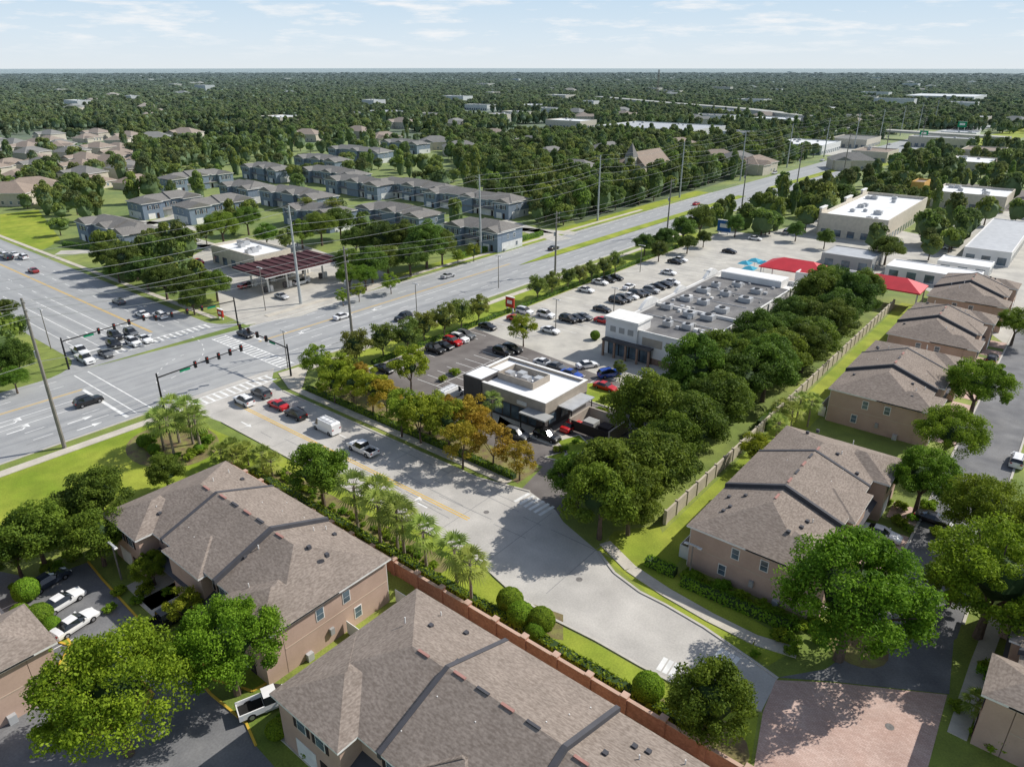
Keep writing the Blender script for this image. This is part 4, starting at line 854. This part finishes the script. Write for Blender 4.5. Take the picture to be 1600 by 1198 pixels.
for s in((-1,-1),(1,-1),(1,1),(-1,1)): b.cyl((x+s[0]*2,y+s[1]*2,0),(x+s[0]*.7,y+s[1]*.7,52),.35,.22,5,m_conp)
for k in range(9): b.box(x-1.8+k*.13,x+1.8-k*.13,y-.12,y+.12,4+k*5.4,4.25+k*5.4,m_conp); b.box(x-.12,x+.12,y-1.8+k*.13,y+1.8-k*.13,4+k*5.4,4.25+k*5.4,m_conp)
for k in range(6): a=k*1.047; b.box(x+1.6*math.cos(a)-.3,x+1.6*math.cos(a)+.3,y+1.6*math.sin(a)-.3,y+1.6*math.sin(a)+.3,48,51,m_metal)
b.obj('cell_tower')
b=MB(); q=[g(935,160),g(1050,172),g(1160,182),g(1265,196)]
for i in range(3): b.seg(q[i],q[i+1],16,0,9.5,m_conc)
b.obj('distant_expressway')
b=MB(); q=[(h(-3.4),h(12.6)),(h(-1.2),h(12.2))]; b.seg(q[0],q[1],12,5.5,7.2,m_conc)
for k in range(5): t=k/4; X=q[0][0]*(1-t)+q[1][0]*t; Y=q[0][1]*(1-t)+q[1][1]*t; b.box(X-.8,X+.8,Y-5,Y+5,0,5.5,m_conc)
b.obj('overpass_bridge')
# ---------------------------------------------------------------- forest
def fproto(name,R=5,RZ=3.6,cs=22,narrow=1.0):
    P=[];N=[];Tn=[]
    for _ in range(cs):
        d=RNG.normal(size=3); d/=np.linalg.norm(d); d[2]=abs(d[2])*1.0-.15; kk=RNG.uniform(.5,.8)
        c=np.array([d[0]*R*kk*narrow,d[1]*R*kk*narrow,6+d[2]*RZ*.8]); n=46; dd=RNG.normal(size=(n,3)); dd[:,2]+=.5; dd/=np.linalg.norm(dd,axis=1,keepdims=True)
        P.append(c+dd*RNG.uniform(.9,1.8)*np.array([1,1,.8])); N.append(dd+RNG.normal(size=(n,3))*.5); Tn.append(np.clip(RNG.random()*.6+RNG.random(n)*.4,0,1))
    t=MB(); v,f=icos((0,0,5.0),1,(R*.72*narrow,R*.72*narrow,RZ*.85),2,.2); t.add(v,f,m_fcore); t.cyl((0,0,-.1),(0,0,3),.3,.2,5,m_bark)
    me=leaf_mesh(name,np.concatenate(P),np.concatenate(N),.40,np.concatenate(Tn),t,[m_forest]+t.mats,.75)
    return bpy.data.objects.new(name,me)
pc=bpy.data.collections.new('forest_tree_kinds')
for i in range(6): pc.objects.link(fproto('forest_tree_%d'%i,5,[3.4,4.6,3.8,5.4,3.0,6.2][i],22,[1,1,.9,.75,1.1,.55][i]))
def inpoly(x,y,P):
    c=False;n=len(P)
    for i in range(n):
        x1,y1=P[i];x2,y2=P[i-1]
        if (y1>y)!=(y2>y) and x<(x2-x1)*(y-y1)/(y2-y1)+x1: c=not c
    return c
lawnfield=[g(-20,335),g(70,325),g(95,380),g(60,400),g(-20,380)]
gasP=[g(300,400),g(330,372),g(440,362),g(640,430),g(600,455),g(385,520),g(330,500)]
townP=[g(90,400),g(80,330),g(250,285),g(340,245),g(500,222),g(660,215),g(720,270),g(820,300),g(830,350),g(800,400),g(620,440),g(440,372),g(330,378)]
subP=[g(-30,282),g(-30,204),g(110,200),g(215,225),g(220,270)]
roads=[(g(195,345),g(330,385),6),(g(230,350),g(420,300),6),(g(640,345),g(900,365),6),(g(500,330),g(690,345),6),(g(330,360),g(200,345),6),(g(90,395),g(330,385),6),(g(780,345),g(880,375),8)]
b=MB()
for p,q_,w in roads: b.strip(p,q_,w,.02,m_conc)
b.obj('service_road')
def dseg(x,y,p,q):
    px,py=p;qx,qy=q;L=(qx-px)**2+(qy-py)**2; t=max(0,min(1,((x-px)*(qx-px)+(y-py)*(qy-py))/L)); return math.hypot(x-px-t*(qx-px),y-py-t*(qy-py))
rr=random.Random(11); pts=[];sc=[]
clear=[(g(rr.uniform(0,1600),rr.uniform(114,230)),rr.uniform(14,60)) for _ in range(90)]
expw=[g(925,159),g(1050,172),g(1160,182),g(1275,197)]
def ok(x,y,R):
    if h(-2.83)<x<h(-2.02)+ (y*.02 if y>h(6) else 0) and y<h(15): return False
    if x>h(-2.03) and y<h(4.55): return False
    if x<h(-2.6) and h(.78)<y<h(1.52): return False
    if x<h(-2.6) and y<h(.8): return rr.random()<.6 and x<h(-2.85)
    if R<900:
        if inpoly(x,y,gasP) or inpoly(x,y,lawnfield): return False
        if inpoly(x,y,townP) and rr.random()<.86: return False
        if inpoly(x,y,subP) and rr.random()<.78: return False
        for p,q_,w in roads:
            if dseg(x,y,p,q_)<w*.5+4: return False
        if x>h(-2.0) and rr.random()<.68: return False
    else:
        for i in range(3):
            if dseg(x,y,expw[i],expw[i+1])<26: return False
        if x>h(-1.8) and y<h(34) and rr.random()<.4: return False
    for c,r in clear:
        dx,dy=x-c[0],y-c[1]
        if abs(dx)<r and abs(dy)<r and dx*dx+dy*dy<r*r: return False
    if R<4200:
        for f in FOOT:
            dx,dy=x-f[0],y-f[1]
            if abs(dx)<75 and abs(dy)<75:
                c,s=math.cos(-f[5]),math.sin(-f[5]); lx,ly=dx*c-dy*s,dx*s+dy*c
                m=3.5 if R<900 else 7
                if abs(lx)<f[3]/2+m and abs(ly)<f[4]/2+m: return False
                k=13 if R<700 else 26
                for kk in ((k,) if R<700 else (k,k*1.9)):
                    dx2,dy2=dx-sY*kk,dy+cY*kk; lx,ly=dx2*c-dy2*s,dx2*s+dy2*c
                    if abs(lx)<f[3]/2 and abs(ly)<f[4]/2+3: return False
    return True
R=150.0
while R<7000:
    sp=max(6.3,R*.0068); n=int(1.36*R/sp)
    for i in range(n):
        a=(-.68+1.36*(i+rr.random())/n); r2=R+rr.uniform(-.5,.5)*sp
        f,r=r2*math.cos(a),r2*math.sin(a); x,y=r*cY-f*sY,r*sY+f*cY
        if ok(x,y,R):
            k=sp/7.2; s=rr.uniform(.65,1.25)
            pts.append((x,y,0)); zz=(.45+.55*s)*rr.uniform(.72,1.3)
            sc.append((s*k,s*k,zz))
    R+=sp*(.86 if R<1500 else 1.25)
print('forest',len(pts))
me=bpy.data.meshes.new('forest'); me.from_pydata(pts,[],[])
a=me.attributes.new('sc','FLOAT_VECTOR','POINT'); a.data.foreach_set('vector',np.array(sc,dtype=np.float32).ravel())
a=me.attributes.new('rz','FLOAT','POINT'); a.data.foreach_set('value',[rr.random()*6.28 for _ in pts])
a=me.attributes.new('ix','INT','POINT'); a.data.foreach_set('value',[rr.randrange(6) for _ in pts])
fo=bpy.data.objects.new('distant_forest',me); COL.objects.link(fo)
ng=bpy.data.node_groups.new('scatter','GeometryNodeTree'); ng.interface.new_socket('Geometry',in_out='INPUT',socket_type='NodeSocketGeometry'); ng.interface.new_socket('Geometry',in_out='OUTPUT',socket_type='NodeSocketGeometry')
N=ng.nodes; gi=N.new('NodeGroupInput'); go=N.new('NodeGroupOutput'); ip=N.new('GeometryNodeInstanceOnPoints'); ci=N.new('GeometryNodeCollectionInfo')
ci.inputs['Collection'].default_value=pc; ci.inputs['Separate Children'].default_value=True; ci.inputs['Reset Children'].default_value=True
def na(n,t): q=N.new('GeometryNodeInputNamedAttribute'); q.data_type=t; q.inputs['Name'].default_value=n; return q.outputs[0]
cx=N.new('ShaderNodeCombineXYZ'); ng.links.new(na('rz','FLOAT'),cx.inputs[2])
ng.links.new(gi.outputs[0],ip.inputs['Points']); ng.links.new(ci.outputs[0],ip.inputs['Instance']); ip.inputs['Pick Instance'].default_value=True
ng.links.new(na('ix','INT'),ip.inputs['Instance Index']); ng.links.new(cx.outputs[0],ip.inputs['Rotation']); ng.links.new(na('sc','FLOAT_VECTOR'),ip.inputs['Scale']); ng.links.new(ip.outputs[0],go.inputs[0])
md=fo.modifiers.new('scatter','NODES'); md.node_group=ng
# far canopy sheet
rings=[]; R=2600.0
while R<24000: rings.append(R); R*=1.010
nA=620; A=np.linspace(-.75,.75,nA); V=[]
for R in rings:
    f=R*np.cos(A); r=R*np.sin(A); z=3.5+RNG.random(nA)*4.0+1.5*np.sin(A*90+R*.01)+ (min(R,9000)/9000)*2
    if R==rings[0]: z[:]=-.5
    V.append(np.stack([r*cY-f*sY,r*sY+f*cY,z],1))
V=np.concatenate(V); F=[]
for i in range(len(rings)-1):
    o=i*nA; F+=[[o+j+1,o+j,o+nA+j,o+nA+j+1] for j in range(nA-1)]
me=bpy.data.meshes.new('far_canopy'); me.from_pydata(V.tolist(),[],F)
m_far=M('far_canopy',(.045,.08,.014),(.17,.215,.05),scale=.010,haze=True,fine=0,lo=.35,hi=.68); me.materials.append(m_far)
o=bpy.data.objects.new('distant_forest_canopy',me); COL.objects.link(o)
b=MB(); 
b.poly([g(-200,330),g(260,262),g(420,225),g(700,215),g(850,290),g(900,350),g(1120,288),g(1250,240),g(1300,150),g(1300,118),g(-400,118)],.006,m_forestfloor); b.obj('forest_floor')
# ---------------------------------------------------------------- light, sky, camera
d=Vector((-.43,-.78,-.77)).normalized()
L=bpy.data.lights.new('sun','SUN'); L.energy=5.0; L.angle=math.radians(.5); L.color=(1,.955,.88); lo=bpy.data.objects.new('sun',L); COL.objects.link(lo); lo.rotation_euler=d.to_track_quat('-Z','Y').to_euler()
w=bpy.data.worlds.new('World'); scene.world=w; w.use_nodes=True; nt=w.node_tree; bg=nt.nodes['Background']; bg.inputs['Strength'].default_value=.12
sk=nt.nodes.new('ShaderNodeTexSky'); sk.sky_type='NISHITA'; sk.sun_disc=False; sk.sun_elevation=math.asin(-d.z); sk.sun_rotation=math.atan2(-d.x,-d.y); sk.dust_density=1.0; sk.air_density=1.0
tc=nt.nodes.new('ShaderNodeTexCoord'); sp=nt.nodes.new('ShaderNodeSeparateXYZ'); nt.links.new(tc.outputs['Generated'],sp.inputs[0])
# humid summer haze: pale band at the horizon that clears with elevation
rp=nt.nodes.new('ShaderNodeValToRGB'); e=rp.color_ramp.elements; e[0].position=0.0; e[0].color=(.76,.82,.86,1); e[1].position=1.0; e[1].color=(.30,.47,.76,1)
q=rp.color_ramp.elements.new(.09); q.color=(.55,.72,.88,1); q=rp.color_ramp.elements.new(.035); q.color=(.69,.80,.89,1)
nt.links.new(sp.outputs[2],rp.inputs[0])
vs=nt.nodes.new('ShaderNodeVectorMath'); vs.operation='SCALE'; vs.inputs['Scale'].default_value=1/.12; nt.links.new(rp.outputs[0],vs.inputs[0])
hz=nt.nodes.new('ShaderNodeMapRange'); hz.inputs[1].default_value=.08; hz.inputs[2].default_value=.30; hz.inputs[3].default_value=1; hz.inputs[4].default_value=0; nt.links.new(sp.outputs[2],hz.inputs[0])
m0=nt.nodes.new('ShaderNodeMix'); m0.data_type='RGBA'; nt.links.new(hz.outputs[0],m0.inputs[0]); nt.links.new(sk.outputs[0],m0.inputs[6]); nt.links.new(vs.outputs[0],m0.inputs[7])
mp=nt.nodes.new('ShaderNodeMapping'); mp.inputs['Scale'].default_value=(4,4,26); mp.inputs['Location'].default_value=(3.1,1.7,.4); nt.links.new(tc.outputs['Generated'],mp.inputs[0])
nz=nt.nodes.new('ShaderNodeTexNoise'); nz.inputs['Scale'].default_value=3.0; nz.inputs['Detail'].default_value=10; nz.inputs['Roughness'].default_value=.62; nt.links.new(mp.outputs[0],nz.inputs['Vector'])
mr=nt.nodes.new('ShaderNodeMapRange'); mr.inputs[1].default_value=.50; mr.inputs[2].default_value=.68; mr.inputs[4].default_value=.85; nt.links.new(nz.outputs['Fac'],mr.inputs[0])
cf=nt.nodes.new('ShaderNodeMapRange'); cf.inputs[1].default_value=.006; cf.inputs[2].default_value=.035; nt.links.new(sp.outputs[2],cf.inputs[0])
mm=nt.nodes.new('ShaderNodeMath'); mm.operation='MULTIPLY'; nt.links.new(mr.outputs[0],mm.inputs[0]); nt.links.new(cf.outputs[0],mm.inputs[1])
mx=nt.nodes.new('ShaderNodeMix'); mx.data_type='RGBA'; mx.inputs[7].default_value=(7.7,7.8,7.9,1); nt.links.new(mm.outputs[0],mx.inputs[0]); nt.links.new(m0.outputs[2],mx.inputs[6]); nt.links.new(mx.outputs[2],bg.inputs['Color'])
cam=bpy.data.cameras.new('camera'); cam.sensor_width=36; cam.lens=36*FP/1600; cam.clip_start=.5; cam.clip_end=60000
co=bpy.data.objects.new('camera',cam); COL.objects.link(co); co.location=(0,0,H); co.rotation_euler=(math.pi/2-TH,0,YAW); scene.camera=co
scene.view_settings.view_transform='Standard'; scene.view_settings.look='None'; scene.view_settings.exposure=0
